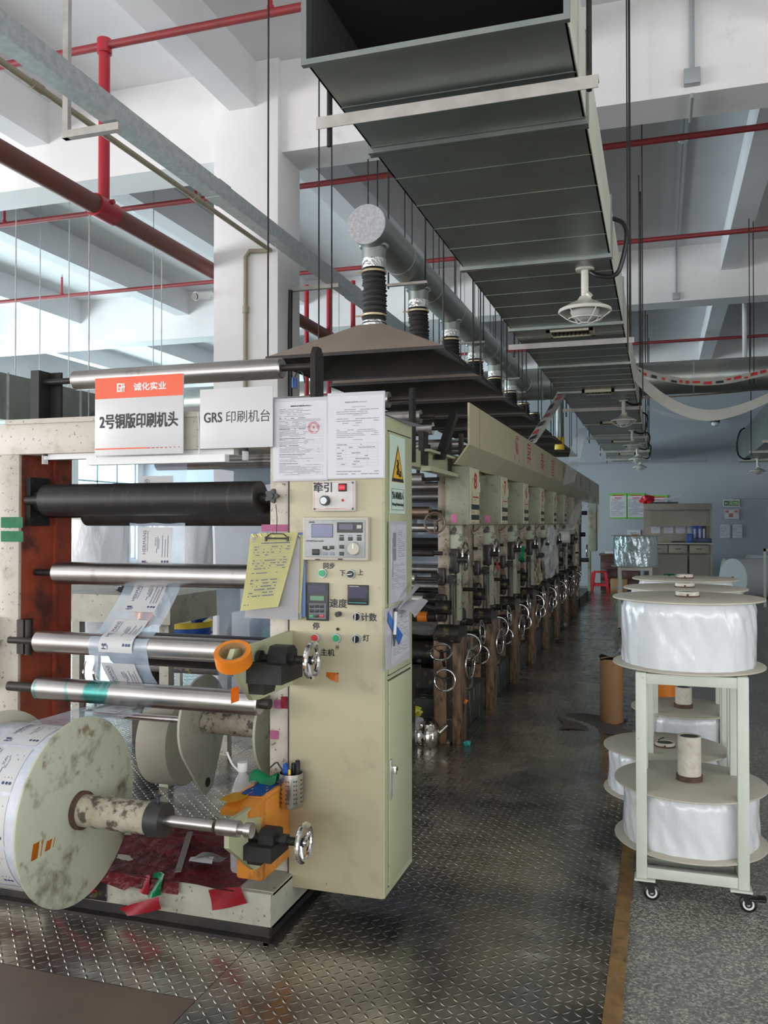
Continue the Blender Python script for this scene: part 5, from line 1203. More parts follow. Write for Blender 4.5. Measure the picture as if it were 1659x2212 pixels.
# link beam from the stand to the units, rollers above it
t = thing('link_beam', 'pale green beam joining the winding stand to the first printing unit', 'machine beam', (-1.37, 4.6, 1.88))
MB(green_c).box((-1.42, 3.42, 1.83), (-1.345, 5.60, 1.93), bev=.004).build('beam', t)
MB(green_c).box((-1.46, 4.95, 1.93), (-1.30, 5.66, 1.945)).prism([(-1.34, 4.9, 1.81), (-1.34, 5.62, 1.81), (-1.34, 5.62, 1.83), (-1.34, 4.9, 1.84)], (.06, 0, 0)).build('ledge', t)
MB(dkmetal).box((-2.55, 3.42, 1.83), (-2.47, 5.75, 1.93)).build('beam', t)
t = thing('overhead_roller_rack', 'rack of steel rollers standing on upright plates above the link beam', 'roller rack', (-1.95, 5, 1.93))
for k, (y, z1) in enumerate(((4.70, 2.27), (5.62, 2.19))):
    w_ = .07 if k == 0 else .035
    MB(dkmetal).prism([(-1.345, y-w_/2, 1.85), (-1.345, y+w_/2, 1.85), (-1.345, y+w_/2, z1-.03), (-1.345, y+w_*.2, z1), (-1.345, y-w_*.2, z1), (-1.345, y-w_/2, z1-.03)], (.022, 0, 0)).build('upright_plate', t)
    MB(dkmetal).box((-2.58, y-w_/2, 1.85), (-2.555, y+w_/2, z1)).build('upright_plate', t)
MB(dkmetal).box((-1.36, 4.92, 1.85), (-1.33, 5.04, 2.05)).build('upright_plate', t)
for y, z, x1, r in ((4.70, 2.21, -1.47, .045), (5.2, 2.17, -1.42, .043), (5.62, 2.14, -1.45, .043), (5.0, 2.04, -1.47, .043), (5.62, 2.02, -1.35, .045), (5.1, 1.97, -1.36, .035), (5.7, 1.95, -1.36, .03)):
    o = MB(steel).cyl((-2.48, y, z), (x1, y, z), r, seg=30).build('roller', t)
    MB(dkmetal).cyl((-2.57, y, z), (-1.335, y, z), .014, seg=10).build('axle', o)
t = thing('stepped_rollers', 'row of steel rollers above the printing units behind the cream cover', 'rollers', (-1.9, 9, 2.0))
for k in range(12):
    MB(steel).cyl((-2.45, 6.2+.9*k, 2.08+.04*(k % 2)), (-1.4, 6.2+.9*k, 2.08+.04*(k % 2)), .04, seg=20).build('roller', t)
    for q in (-1.4, -2.475): MB(dkmetal).box((q, 6.17+.9*k, 1.98), (q+.025, 6.23+.9*k, 2.16)).build('bearing_post', t)
# ================================================================== EXHAUST HOODS AND PIPE
HX0, HX1, HY0, HY1, HZ, HA = -2.52, -1.285, 5.27, 6.20, 2.62, 2.90
PX, PZ, PR = -1.93, 3.576, .136
hoodinm = pbr('dark_hood_underside', (.035, .03, .027), .6, var=(3, (.055, .045, .04), .4, .7))  # dark hood underside put into the colour of the canopy's inner faces
def build_hood():
    cx, cy_ = PX, 5.80
    t = thing('exhaust_hood', '', 'exhaust hood', (cx, cy_, HZ), 'exhaust hoods over the printing units')
    b = MB(hoodm); c = [V((HX0, HY0, HZ)), V((HX1, HY0, HZ)), V((HX1, HY1, HZ)), V((HX0, HY1, HZ))]
    a = [V((cx-.085, cy_-.085, HA)), V((cx+.085, cy_-.085, HA)), V((cx+.085, cy_+.085, HA)), V((cx-.085, cy_+.085, HA))]
    for k in range(4):
        j = (k+1) % 4
        mid = (c[k]+c[j])/2+V((0, 0, -.012)) 
        n = (c[j]-c[k]).cross(a[k]-c[k]).normalized()*.004
        b.faces([c[k], c[j], a[j], a[k], c[k]-n, c[j]-n, a[j]-n, a[k]-n], [(0,1,2,3),(0,4,5,1),(1,5,6,2),(2,6,7,3),(3,7,4,0)])
        b.faces([c[k]-n, c[j]-n, a[j]-n, a[k]-n], [(3,2,1,0)], hoodinm)
    b.build('canopy', t)
    rim = MB(dkmetal)
    for k in range(4):
        p, q = c[k], c[(k+1) % 4]; d = (q-p).normalized(); n = d.cross(V((0, 0, 1)))
        rim.faces([p+V((0,0,.004)), q+V((0,0,.004)), q-V((0,0,.018)), p-V((0,0,.018)), p+n*.004+V((0,0,.004)), q+n*.004+V((0,0,.004)), q+n*.004-V((0,0,.018)), p+n*.004-V((0,0,.018))], [(0,1,2,3),(7,6,5,4),(0,4,5,1),(1,5,6,2),(2,6,7,3),(3,7,4,0)])
    rim.build('rim', t)
    prof = []; n = 44
    for k in range(n+1): prof.append((.079+(.006 if k % 2 else -.004)+.004*math.sin(k*1.7), .03+.40*k/n))
    h = MB(hosem); seg = 28; vs = []; fs = []
    for j, (r, z) in enumerate(prof):
        f = j/n; ox = .012*math.sin(3.0*f)-.01*f
        for q in range(seg):
            a_ = 2*pi*q/seg; rr = r+.003*math.sin(3*a_+j*.9); vs.append(V((cx+ox+rr*math.cos(a_), cy_+rr*math.sin(a_), HA-.02+z)))
    for j in range(n):
        for q in range(seg): fs.append((j*seg+q, j*seg+(q+1) % seg, (j+1)*seg+(q+1) % seg, (j+1)*seg+q))
    h.faces(vs, fs); h.build('hose', t, 'black pleated fabric hose')
    MB(foil).cyl((cx, cy_, HA-.01), (cx, cy_, HA+.035), .086, r2=.082, seg=28).build('collar', t, 'foil collar')
    for z in (HA+.075, HA+.385):
        MB(brass).cyl((cx, cy_, z-.007), (cx, cy_, z+.007), .092, inner=.084, seg=32).cyl((cx-.09, cy_-.03, z), (cx-.125, cy_-.03, z), .006, seg=8).build('hose_clamp', t)
    for x, y in ((HX0+.01, HY0+.01), (HX1-.01, HY0+.01), (HX1-.01, HY1-.01), (HX0+.01, HY1-.01)):
        MB(dkmetal).cyl((x, y, HZ), (x, y, ZC), .006, seg=6).build('hanger_rod', t)
    return t
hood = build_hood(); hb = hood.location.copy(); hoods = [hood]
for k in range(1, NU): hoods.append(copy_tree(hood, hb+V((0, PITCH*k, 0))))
for k, h in enumerate(hoods): h['label'] = 'brown exhaust hood with a black hose, %s in the row from the control cabinet' % ORD[k]
t = thing('exhaust_pipe', 'round galvanised exhaust pipe with a flat grey end cap above the hoods', 'pipe', (PX, 5.63, PZ-PR))
EY = 12.7
MB(galvp).cyl((PX, 5.64, PZ), (PX, EY, PZ), PR, seg=48).build('pipe_body', t)
MB(capm).cyl((PX, 5.628, PZ), (PX, 5.645, PZ), PR+.003, seg=48).build('end_cap', t, 'flat spangled end cap')
q = 6.4
while q < EY: MB(galvl).cyl((PX, q, PZ), (PX, q+.012, PZ), PR+.003, seg=48).build('seam_ring', t); q += .9
for k in range(6):
    y = 5.80+PITCH*k
    o = MB(galvp).cyl((PX, y, HA+.42), (PX, y, PZ-.06), .082, r2=.088, seg=28).build('outlet', t)
    MB(foil).cyl((PX, y, HA+.41), (PX, y, HA+.475), .0865, seg=28).torus((PX, y, PZ-.105), (0, 0, 1), .095, .012).build('tape_wrap', o, 'crinkled foil tape')
for y in (6.62, 9.0, 11.4):
    MB(strapm).box((PX-.17, y, PZ-PR-.022), (PX+.17, y+.035, PZ-PR-.002)).build('angle_strap', t)
    MB(dkmetal).cyl((PX-.155, y+.017, PZ-PR-.04), (PX-.155, y+.017, ZC), .007, seg=6).cyl((PX+.155, y+.017, PZ-PR-.04), (PX+.155, y+.017, ZC), .007, seg=6).build('hanger_rod', t)
b = MB(galvp).cyl((PX, EY-.02, PZ), (PX, 12.95, PZ), PR+.02, seg=36); b.build('branch_collar', t)
# yellow valve and dark hose near the far hoods
solo(MB(yelpl).cyl((-1.35, 12.4, 2.55), (-1.35, 12.4, 2.72), .07, seg=20).cyl((-1.35, 12.4, 2.72), (-1.35, 12.4, 3.3), .05, galvp, seg=16), 'valve_pipe', 'short upright pipe with a bright yellow collar behind the hoods', 'pipe')
# ================================================================== TROLLEYS AND FILM BOBBINS ON THE RIGHT
def trolley(x0, x1, y0, y1, label, full=True, H=.905):
    t = thing('bobbin_trolley', label, 'trolley', ((x0+x1)/2, (y0+y1)/2, 0), 'pale green bobbin trolleys')
    s = .042; zb = .085
    posts = [(x0, y0), (x1-s, y0), (x1-s, y1-s), (x0, y1-s)]
    for x, y in posts: MB(trolm).box((x, y, zb), (x+s, y+s, H), bev=.003).build('upright', t)
    for z in (zb+.005, H-.045):
        for y in (y0, y1-s): MB(trolm).box((x0+s, y+.002, z), (x1-s, y+s-.002, z+s), bev=.002).build('cross_bar', t)
        for x in (x0, x1-s): MB(trolm).box((x+.002, y0+s, z), (x+s-.002, y1-s, z+s), bev=.002).build('side_bar', t)
    MB(trolm).box((x0+s, (y0+y1)/2-.05, zb+.005), (x1-s, (y0+y1)/2+.05, zb+.03)).build('cross_bar', t)
    for k, (x, y) in enumerate(posts):
        c = V((x+s/2+(.012 if k in (0, 3) else -.01), y+s/2, 0)); 
        p = MB(trolm).box((c.x-.04, c.y-.035, zb-.004), (c.x+.04, c.y+.035, zb+.004)).build('caster_plate', t)
        b = MB(blackpl).cyl(c+V((0, 0, .068)), c+V((0, 0, .082)), .03, seg=20)
        for d in (-.016, .012): b.prism([c+V((.0, d, .075)), c+V((.035, d, .07)), c+V((.040, d, .034)), c+V((.015, d, .030))], (0, .004, 0))
        if k in (1,): b.box((c.x+.03, c.y-.03, .052), (c.x+.085, c.y+.01, .060), bev=.002).box((c.x+.06, c.y-.035, .058), (c.x+.09, c.y+.015, .064), bev=.002)
        b.build('caster_fork', p, 'black caster fork')
        w_ = c+V((.026, 0, .032))
        MB(blackpl).lathe(w_-V((0, .012, 0)), (0, 1, 0), [(.008, 0), (.026, 0), (.032, .004), (.032, .020), (.026, .024), (.008, .024)], seg=28).build('wheel', p)
        MB(pvc).cyl(w_-V((0, .0135, 0)), w_+V((0, .0135, 0)), .021, inner=.014, seg=24).cyl(w_-V((0, .014, 0)), w_+V((0, .014, 0)), .007, galvl, seg=12).build('wheel_ring', p)
    return t
def bobbin(cx, cy_, z0, h, label, core_up=.02, r=.305, rb=.268, film=None, tilt=0., slack=.006, stub=True, seed=1):
    t = thing('film_bobbin', label, 'bobbin', (cx, cy_, z0), 'film bobbins on the trolleys')
    c = V((cx, cy_, z0)); Z = V((0, 0, 1))
    def fl(z): return MB(hdpec).lathe(c+Z*z, Z, [(.04, 0), (r-.003, 0), (r, .002), (r, .007), (r-.003, .009), (.04, .009), (.04, 0)], seg=72)
    fl(0).build('flange', t); fl(h-.009).build('flange', t)
    rs = random.Random(seed); ph = [rs.uniform(0, 6) for _ in range(6)]
    def fn(a, q):
        A = 2*pi*a; rr = rb+slack*(math.sin(5*A+ph[0]+2*q)*.4+math.sin(11*A+ph[1]-3*q)*.3+math.sin(3*A+ph[2]+6*q)*.3)-.012*max(0, q-.86)/.14-.004*max(0, .08-q)/.08
        rr += slack*.5*math.sin(23*A+ph[3]+9*q)*math.sin(4*q+ph[4])
        return c+V((rr*math.cos(A), rr*math.sin(A), .0095+(h-.019)*q))
    MB(film or plasticw).grid(fn, 120, 14).build('film_wrap', t, 'milky film wound round the core')
    top = h
    MB(corew).cyl(c+Z*.0, c+Z*(top+core_up), .047, inner=.038, seg=36).cyl(c+Z*(top+core_up-.004), c+Z*(top+core_up-.002), .040, dkgrey, seg=24).build('core', t, 'worn white core tube')
    MB(rustd).cyl(c+Z*top, c+Z*(top+.022 if core_up > .05 else top+.006), .053 if core_up > .05 else .05, inner=.047, seg=36).cyl(c+V((.0, -.049, top+.012 if core_up > .05 else top+.01)), c+V((0, -.0535, top+.012 if core_up > .05 else top+.01)), .005, seg=8).build('core_ring', t)
    return t
trolley(-.095, .325, 3.60, 4.02, 'pale green two tier trolley nearest the camera')
bobbin(.11, 3.86, .907, .285, 'film bobbin on top of the nearest trolley', .022, seed=2)
bobbin(.115, 3.86, .178, .245, 'film bobbin inside the nearest trolley with its core sticking up', .185, seed=3)
trolley(-.075, .34, 4.36, 4.78, 'pale green trolley second from the camera')
bobbin(.12, 4.64, .907, .27, 'film bobbin on top of the second trolley', .022, r=.30, seed=4)
bobbin(.02, 4.52, .175, .22, 'film bobbin standing low in the second trolley with a wire pin', .02, r=.295, seed=5)
trolley(-.055, .36, 5.20, 5.62, 'pale green trolley third from the camera')
bobbin(.14, 5.42, .907, .27, 'film bobbin with a green tape scrap on top of the third trolley', .022, r=.30, seed=6)
bobbin(.13, 5.42, .178, .235, 'film bobbin inside the third trolley with its core sticking up', .12, r=.30, seed=7)
solo(MB(tapeg).grid(lambda a, c: (.02+.06*a, 5.36+.04*c, 1.190+.014*abs(math.sin(5*a+3*c))), 6, 5, th=.001), 'tape_scrap', 'green tape scrap lying on the bobbin of the third trolley', 'tape')
p = V((.0, 4.49, .40))
solo(MB(dkmetal).tube([p+V((.0, 0, .0)), p+V((-.01, .0, .03)), p+V((.015, 0, .045))], .003, seg=6), 'wire_pin', 'small bent wire pin on the low bobbin of the second trolley', 'pin')
# far trolley with a silver wrapped bobbin
trolley(-.55, -.10, 12.2, 12.65, 'pale green trolley far down the aisle under a silvery bobbin')
bobbin(-.32, 12.45, .907, .43, 'silvery blue wrapped bobbin on the far trolley', .03, r=.33, rb=.29, film=silverm, slack=.012, seed=8)
bobbin(-.32, 12.45, .178, .25, 'film bobbin inside the far trolley', .12, r=.30, seed=9)
# cardboard tube, bag, bins
ct = aZ(1321, 1558, .004); ct = V((-.235, ct.y, .012)) if ct.x > -.2 else ct
t = thing('cardboard_tube', 'tall brown cardboard tube standing on the floor behind the trolleys', 'tube', tuple(ct))
MB(cardb).cyl(ct, ct+V((0, 0, .475)), .086, inner=.078, seg=40).build('tube', t)
MB(blackpl).grid(lambda a, c: ct+V((.088*math.cos(6.28*a)*(.9+.12*c), .088*math.sin(6.28*a)*(.9+.12*c), .455+.03*c+.012*math.sin(9*a*6.28/3))), 30, 3, th=.001).build('bag_rim', t, 'black bag lining over the rim')
solo(MB(clearpl).grid(lambda a, c: ct+V((.04+.13*a, .02+.10*c, .478+.05*math.sin(3*a+1)*math.sin(3*c+.6)+.02*math.sin(9*a))), 10, 8, pbr('white_crumpled_bag', (.62, .66, .70), .35), th=.001), 'plastic_bag', 'crumpled whitish bag on top of the cardboard tube', 'bag')
bn = V((-.045, ct.y+.35, .0))
t = thing('waste_bin', 'blue grey plastic bin half hidden behind the trolleys', 'bin', tuple(bn))
MB(pbr('blue_grey_plastic', (.07, .10, .15), .4)).box((bn.x-.11, bn.y-.12, 0), (bn.x+.14, bn.y+.14, .46), bev=.02).build('body', t)
MB(dkgrey).box((bn.x-.12, bn.y-.13, .45), (bn.x+.15, bn.y+.15, .48), bev=.008).build('rim', t)
solo(MB(tapeo).cyl((.02, 6.7, 0), (.02, 6.7, .62), .10, seg=32).cyl((.02, 6.7, .62), (.02, 6.7, .64), .103, dkgrey, seg=32), 'orange_bucket', 'orange bucket behind the uprights of the trolleys', 'bucket')
fl_ = aZ(1270, 1532, .006)
solo(MB(pbr('grey_paper_sheet', (.30, .27, .25), .6)).grid(lambda a, c: (-.72+.50*a+.04*math.sin(6*c), 6.35+.55*c+.05*math.sin(5*a), .007+.004*math.sin(9*a+5*c)), 14, 10, th=.001), 'floor_paper', 'grey paper sheet on the floor plate beside the cardboard tube', 'paper')
# kettle
kc = aZ(917, 1612, .004); kc = V((kc.x, kc.y+.05, .004))
t = thing('kettle', 'shiny steel kettle on the floor behind the control cabinet', 'kettle', tuple(kc))
MB(kettle).lathe(kc, (0, 0, 1), [(0, 0), (.082, 0), (.092, .012), (.094, .075), (.086, .105), (.078, .115), (.066, .138), (.064, .146), (.060, .146), (.060, .12), (0, .10)], seg=48).torus(kc+V((0, 0, .108)), (0, 0, 1), .086, .004).build('body', t)
MB(kettle).cyl(kc+V((.06, .02, .055)), kc+V((.14, .03, .135)), .022, r2=.010, seg=18).build('spout', t)
MB(dkmetal).tube([kc+V((-.07, 0, .12)), kc+V((-.05, .03, .17)), kc+V((.02, .05, .185)), kc+V((.075, .02, .125))], .006, seg=8, sm=2).build('handle', t)
# litter in and near the first unit
def lump(c, s, m, name, label, cat, seed=1):
    rs = random.Random(seed); ph = [rs.uniform(0, 6) for _ in range(4)]; c = V(c)
    def fn(a, q):
        A, B = 2*pi*a, pi*q; r = 1+.22*math.sin(3*A+ph[0]+2*B)+.16*math.sin(5*A+ph[1]-4*B)+.1*math.sin(9*A+7*B+ph[2])
        return c+V((s[0]*r*math.cos(A)*math.sin(B), s[1]*r*math.sin(A)*math.sin(B), s[2]+s[2]*min(1.2, r)*-math.cos(B)))
    return solo(MB(m).grid(fn, 28, 16), name, label, cat)
lump((-1.72, 5.62, .02), (.20, .14, .09), clearpl, 'plastic_bag', 'clear crumpled plastic bag on the floor under the first printing unit', 'bag', 3)
lump((-1.62, 5.55, .20), (.09, .05, .045), pbr('yellow_green_wrapper', (.45, .47, .05), .35), 'food_wrapper', 'yellow green wrapper on the crumpled bag under the first printing unit', 'wrapper', 5)
lump((-1.75, 5.60, 1.03), (.08, .06, .04), bluepl, 'blue_cloth', 'blue cloth bundle between the rollers of the first printing unit', 'cloth', 6)
lump((-1.30, 5.86, .255), (.03, .03, .015), tapeo, 'orange_scrap', 'orange scrap on the plinth beside the first printing unit', 'scrap', 7)
lump((-1.24, 5.72, .004), (.022, .022, .016), pbr('turquoise_plastic', (.05, .45, .45), .35), 'bottle_cap', 'turquoise cap on the floor at the foot of the first printing unit', 'cap', 8)
g_ = aX(1128, 1196, -1.29)
t = thing('tape_roll', 'roll of green tape hanging on a shaft between the units numbered 6 and 5', 'tape roll', tuple(g_))
MB(tapeg).cyl(g_-V((.03, 0, 0)), g_+V((.03, 0, 0)), .075, inner=.055, seg=36).build('tape', t)
MB(cardb).cyl(g_-V((.031, 0, 0)), g_+V((.031, 0, 0)), .0555, inner=.05, seg=36).cyl(g_-V((.12, 0, -.03)), g_+V((.05, 0, .03)), .018, inkmess, seg=10).build('core', t)
lump(aX(1160, 1248, -1.28)-V((0, 0, .06)), (.05, .06, .10), pbr('grubby_cotton', (.40, .34, .24), .8), 'work_glove', 'grubby cotton glove hanging between two printing units', 'glove', 31)
lump(aX(1187, 1230, -1.27)-V((0, 0, .05)), (.09, .11, .28), clearpl, 'plastic_bag', 'clear plastic bag hanging at the side of the middle printing units', 'bag', 32)
r_ = aX(1071, 1218, -1.36)
t = thing('red_spool', 'pair of small red discs inside the unit numbered 7', 'spool', tuple(r_))
for d in (-.02, .02): MB(btnr).cyl(r_+V((d-.004, 0, 0)), r_+V((d+.004, 0, 0)), .06, seg=28).build('disc', t)
MB(dkmetal).cyl(r_-V((.06, 0, 0)), r_+V((.05, 0, 0)), .012, seg=10).build('axle', t)
w_ = aX(1220, 1160, -1.27)
solo(MB(strapw).cyl(w_-V((.09, 0, 0)), w_+V((.07, 0, 0)), .09, seg=32), 'film_roll', 'small pale film roll on a shaft at the far printing units', 'film roll')
# aerosol can on the floor, rod and nuts
sc_ = aZ(1225, 1334, .004)
t = thing('aerosol_can', 'white aerosol can with red marks standing on the aisle floor', 'can', tuple(sc_))
MB(pvc).lathe(sc_, (0, 0, 1), [(0, 0), (.034, 0), (.034, .19), (.026, .205), (0, .205)], seg=28).build('body', t)
MB(redpl).cyl(sc_+V((0, 0, .15)), sc_+V((0, 0, .16)), .0345, seg=28).box((sc_.x-.02, sc_.y-.036, sc_.z+.04), (sc_.x+.01, sc_.y-.033, sc_.z+.08)).build('band', t, 'red band')
MB(clearpl).cyl(sc_+V((0, 0, .205)), sc_+V((0, 0, .26)), .026, seg=24).build('cap', t)
r0, r1 = aZ(1165, 1372, .03), aZ(1215, 1352, .05)
solo(MB(dkmetal).cyl(r0, r1, .022, seg=14).cyl(r1, r1+(r1-r0).normalized()*.12, .03, steel, seg=16), 'steel_bar', 'dark steel bar lying across the floor beside the units', 'bar')
r0 = aZ(1200, 1385, .02)
solo(MB(dkmetal).cyl(r0, r0+V((.10, .03, 0)), .02, seg=12).cyl(r0+V((.05, -.04, 0)), r0+V((.06, .06, 0)), .018, seg=12), 'metal_part', 'small dark metal part lying in the aisle', 'metal part')
rg = aZ(1120, 1467, .006)
solo(MB(paperg).grid(lambda a, c: rg+V((-.12+.24*a, -.03+.06*c, .004+.014*abs(math.sin(6*a+2*c)))), 10, 5, th=.001), 'rag', 'pale twisted rag on the floor of the aisle', 'rag')
# ================================================================== FAR END
YW = YF-.01
def wallboard(name, label, cat, u0, v0, u1, v1, m, inner=None, grp=None):
    p, q = aY(u0, v0, YW), aY(u1, v1, YW); mb = MB(m).box((p.x, YW-.02, q.z), (q.x, YW, p.z))
    fr = FR(((p.x+q.x)/2, YW-.02, (p.z+q.z)/2), (1, 0, 0), (0, 0, 1)); W, H = q.x-p.x, p.z-q.z
    if inner: inner(mb, fr, W, H)
    return solo(mb, name, label, cat, grp)
rp = random.Random(9)
def poster(mb, fr, W, H):
    mb.rect(fr, -W*.47, -H*.45, W*.47, H*.40, paper, .001); mb.rect(fr, -W*.3, H*.40, W*.3, H*.44, inkr, .002); mb.rect(fr, -W*.2, H*.30, W*.2, H*.335, inkr, .002)
    mb.dashes(fr, -W*.42, -H*.40, W*.42, H*.28, 18, inkg, .85, rp, .002, .45)
wallboard('green_poster', 'green bordered notice poster nearest the press on the far wall', 'poster', 1316, 1066, 1354, 1120, greenp, poster)
wallboard('green_poster', 'green bordered notice poster beside the workbench on the far wall', 'poster', 1355, 1066, 1393, 1120, greenp, poster)
wallboard('green_poster', 'green bordered poster mostly hidden behind the tool cupboard', 'poster', 1403, 1070, 1443, 1124, greenp, poster)
def exit_(mb, fr, W, H):
    mb.rect(fr, -W*.46, -H*.40, W*.46, H*.40, exitg, .001)
    mb.rect(fr, -W*.40, -H*.05, -W*.22, H*.05, exitl, .002); mb.faces([fr(-W*.42, 0, .002), fr(-W*.33, H*.2, .002), fr(-W*.33, -H*.2, .002)], [(0, 1, 2)], exitl)
    mb.rect(fr, -W*.12, -H*.3, -W*.10, H*.3, exitl, .002); mb.rect(fr, W*.10, -H*.3, W*.12, H*.3, exitl, .002); mb.rect(fr, -W*.12, H*.28, W*.12, H*.32, exitl, .002)
    for q in ((-.03, .12, .02, .22), (-.03, -.08, .01, .1), (-.06, -.25, -.03, -.06), (.0, -.22, .06, -.08), (.0, .02, .06, .06)): mb.rect(fr, W*q[0], H*q[1], W*q[2], H*q[3], exitl, .002)
    mb.dashes(fr, W*.16, -H*.25, W*.42, H*.25, 2, exitl, .9, rp, .002, .5)
wallboard('exit_sign', 'dark green exit sign with an arrow and running figure on the far wall', 'sign', 1562, 1080, 1597, 1094, pvc, exit_)
def notice(mb, fr, W, H): mb.dashes(fr, -W*.4, -H*.4, W*.4, H*.4, 7, inkg, .5, rp, .001, .3)
def rednote(mb, fr, W, H): mb.rect(fr, -W*.45, H*.2, -W*.2, H*.4, inkrf, .001); mb.rect(fr, W*.2, H*.2, W*.45, H*.4, inkrf, .001); mb.rect(fr, -W*.2, -H*.3, W*.1, H*.1, inkrf, .001)
wallboard('wall_notice', 'pale red and white notice under the exit sign', 'notice', 1565, 1101, 1596, 1121, paperg, rednote)
wallboard('wall_notice', 'left of the two grey papers below the exit sign', 'notice', 1555, 1133, 1577, 1162, paperg, notice)
wallboard('wall_notice', 'right of the two grey papers below the exit sign', 'notice', 1582, 1133, 1603, 1162, paperg, notice)
def gong(mb, fr, W, H): mb.text('完工', fr, -W*.05, H*.1, H*.35, None, inkk, 0, .001)
wallboard('wall_notice', 'white paper with black handwriting between the posters and the desk', 'notice', 1355, 1145, 1384, 1164, paper, gong)
# tool cupboard
Yc = 19.6
def W_(u, v, Y=Yc): p = aY(u, v, Y); return p.x, p.z
x0, zt = W_(1390, 1088); x1, _ = W_(1538, 1088)
t = thing('tool_cupboard', 'dusty beige workshop cupboard with drawers against the far wall', 'cupboard', ((x0+x1)/2, Yc+.3, 0))
D = .55
MB(benchm).box((x0, Yc, zt-.14), (x1, Yc+D, zt), bev=.005).build('canopy', t)
MB(benchm).box((x0, Yc+D-.03, 0), (x1, Yc+D, zt-.1)).build('back_panel', t)
for x in (x0, x1-.04): MB(benchm).box((x, Yc+.02, 0), (x+.04, Yc+.06, zt-.1)).build('upright', t)
MB(benchm).box((x0+.04, Yc+.25, zt-.50), (x1-.04, Yc+.28, zt-.14)).build('upper_shelf', t)
zw = W_(1400, 1172)[1]; zd = W_(1400, 1194)[1]
MB(pbr('worn_worktop_edge', (.46, .42, .34), .45)).box((x0-.02, Yc-.02, zw-.03), (x1+.02, Yc+D, zw)).build('worktop', t)
xm = W_(1487, 1180)[0]
for a, c in ((x0+.05, xm-.42), (xm-.40, xm-.02), (xm+.02, x1-.06)):
    d = MB(benchm).box((a, Yc-.012, zd), (c, Yc+.3, zw-.05), bev=.006).build('drawer', t)
    MB(dkmetal).tube([((a+c)/2-.05, Yc-.014, (zd+zw)/2-.02), ((a+c)/2-.05, Yc-.04, (zd+zw)/2-.02), ((a+c)/2+.05, Yc-.04, (zd+zw)/2-.02), ((a+c)/2+.05, Yc-.014, (zd+zw)/2-.02)], .007, seg=6).build('handle', d)
MB(pbr('dark_beige_panel', (.22, .19, .155), .5)).box((x0+.05, Yc+.06, .02), (xm-.02, Yc+.09, zd-.04)).box((xm+.02, Yc+.06, .02), (x1-.05, Yc+.09, zd-.04)).build('lower_panel', t)
for k, (u, m) in enumerate(((1416, paperg), (1444, paperg), (1470, paperg), (1500, paper))):
    a, c = W_(u-10-(5 if k == 3 else 0), 1125, Yc+D-.034), W_(u+10+(5 if k == 3 else 0), 1152, Yc+D-.034)
    mb = MB(m).box((a[0], Yc+D-.036, c[1]), (c[0], Yc+D-.031, a[1])); fr = FR(((a[0]+c[0])/2, Yc+D-.036, (a[1]+c[1])/2), (1, 0, 0), (0, 0, 1))
    mb.dashes(fr, -.07, -.12, .07, .12, 7, inkg, .6, rp, .001, .3)
    solo(mb, 'bench_notice', ORD[k]+' paper from the left on the back of the tool cupboard', 'notice', 'papers inside the tool cupboard')
for k, (u, m, lb) in enumerate(((1500, bluepl, 'dark blue file standing leftmost on the cupboard worktop'), (1511, bluepl, 'dark blue file standing second on the cupboard worktop'), (1520, dkgrey, 'black file standing at the right end of the cupboard worktop'))):
    a = W_(u, 1170, Yc+.2); 
    mb = MB(m).box((a[0]-.045, Yc+.1, zw), (a[0]+.045, Yc+.35, zw+.36), bev=.004); mb.box((a[0]-.02, Yc+.097, zw+.1), (a[0]+.02, Yc+.1, zw+.30), paper)
    solo(mb, 'binder', lb, 'file')
a = W_(1490, 1170, Yc+.1); solo(MB(bluepl).box((a[0]-.06, Yc+.02, zw), (a[0]+.05, Yc+.1, zw+.19), bev=.004), 'blue_box', 'bright blue box on the cupboard worktop', 'box')
a = W_(1515, 1170, Yc+.05); solo(MB(pbr('navy_tray', (.02, .04, .10), .4)).box((a[0]-.2, Yc+.0, zw), (a[0]+.2, Yc+.09, zw+.10), bev=.004), 'tool_tray', 'navy tray in front of the files on the cupboard worktop', 'tray')
a = W_(1470, 1166, Yc+.1); solo(MB(dkgrey).box((a[0]-.18, Yc+.05, zw), (a[0]+.1, Yc+.2, zw+.035), bev=.004), 'flat_tool', 'flat dark tool lying on the cupboard worktop', 'tool')
a = W_(1396, 1086); lump((a[0]+.02, Yc+.2, zt), (.14, .10, .09), redpl, 'red_bag', 'bright red bag on top of the tool cupboard', 'bag', 12)
a, c = W_(1425, 1084), W_(1476, 1071); solo(MB(paper).box((0, 0, 0), (c[0]-a[0], .08, .06), T=M.Translation((a[0], Yc+.2, zt+.02)) @ M.Rotation(-.27, 4, 'Y')), 'rolled_chart', 'white rolled chart leaning on top of the tool cupboard', 'roll')
solo(MB(dkgrey).box((W_(1405, 1086)[0], Yc+.1, zt), (W_(1465, 1086)[0], Yc+.35, zt+.035), bev=.003), 'dark_board', 'flat dark board on top of the tool cupboard', 'board')
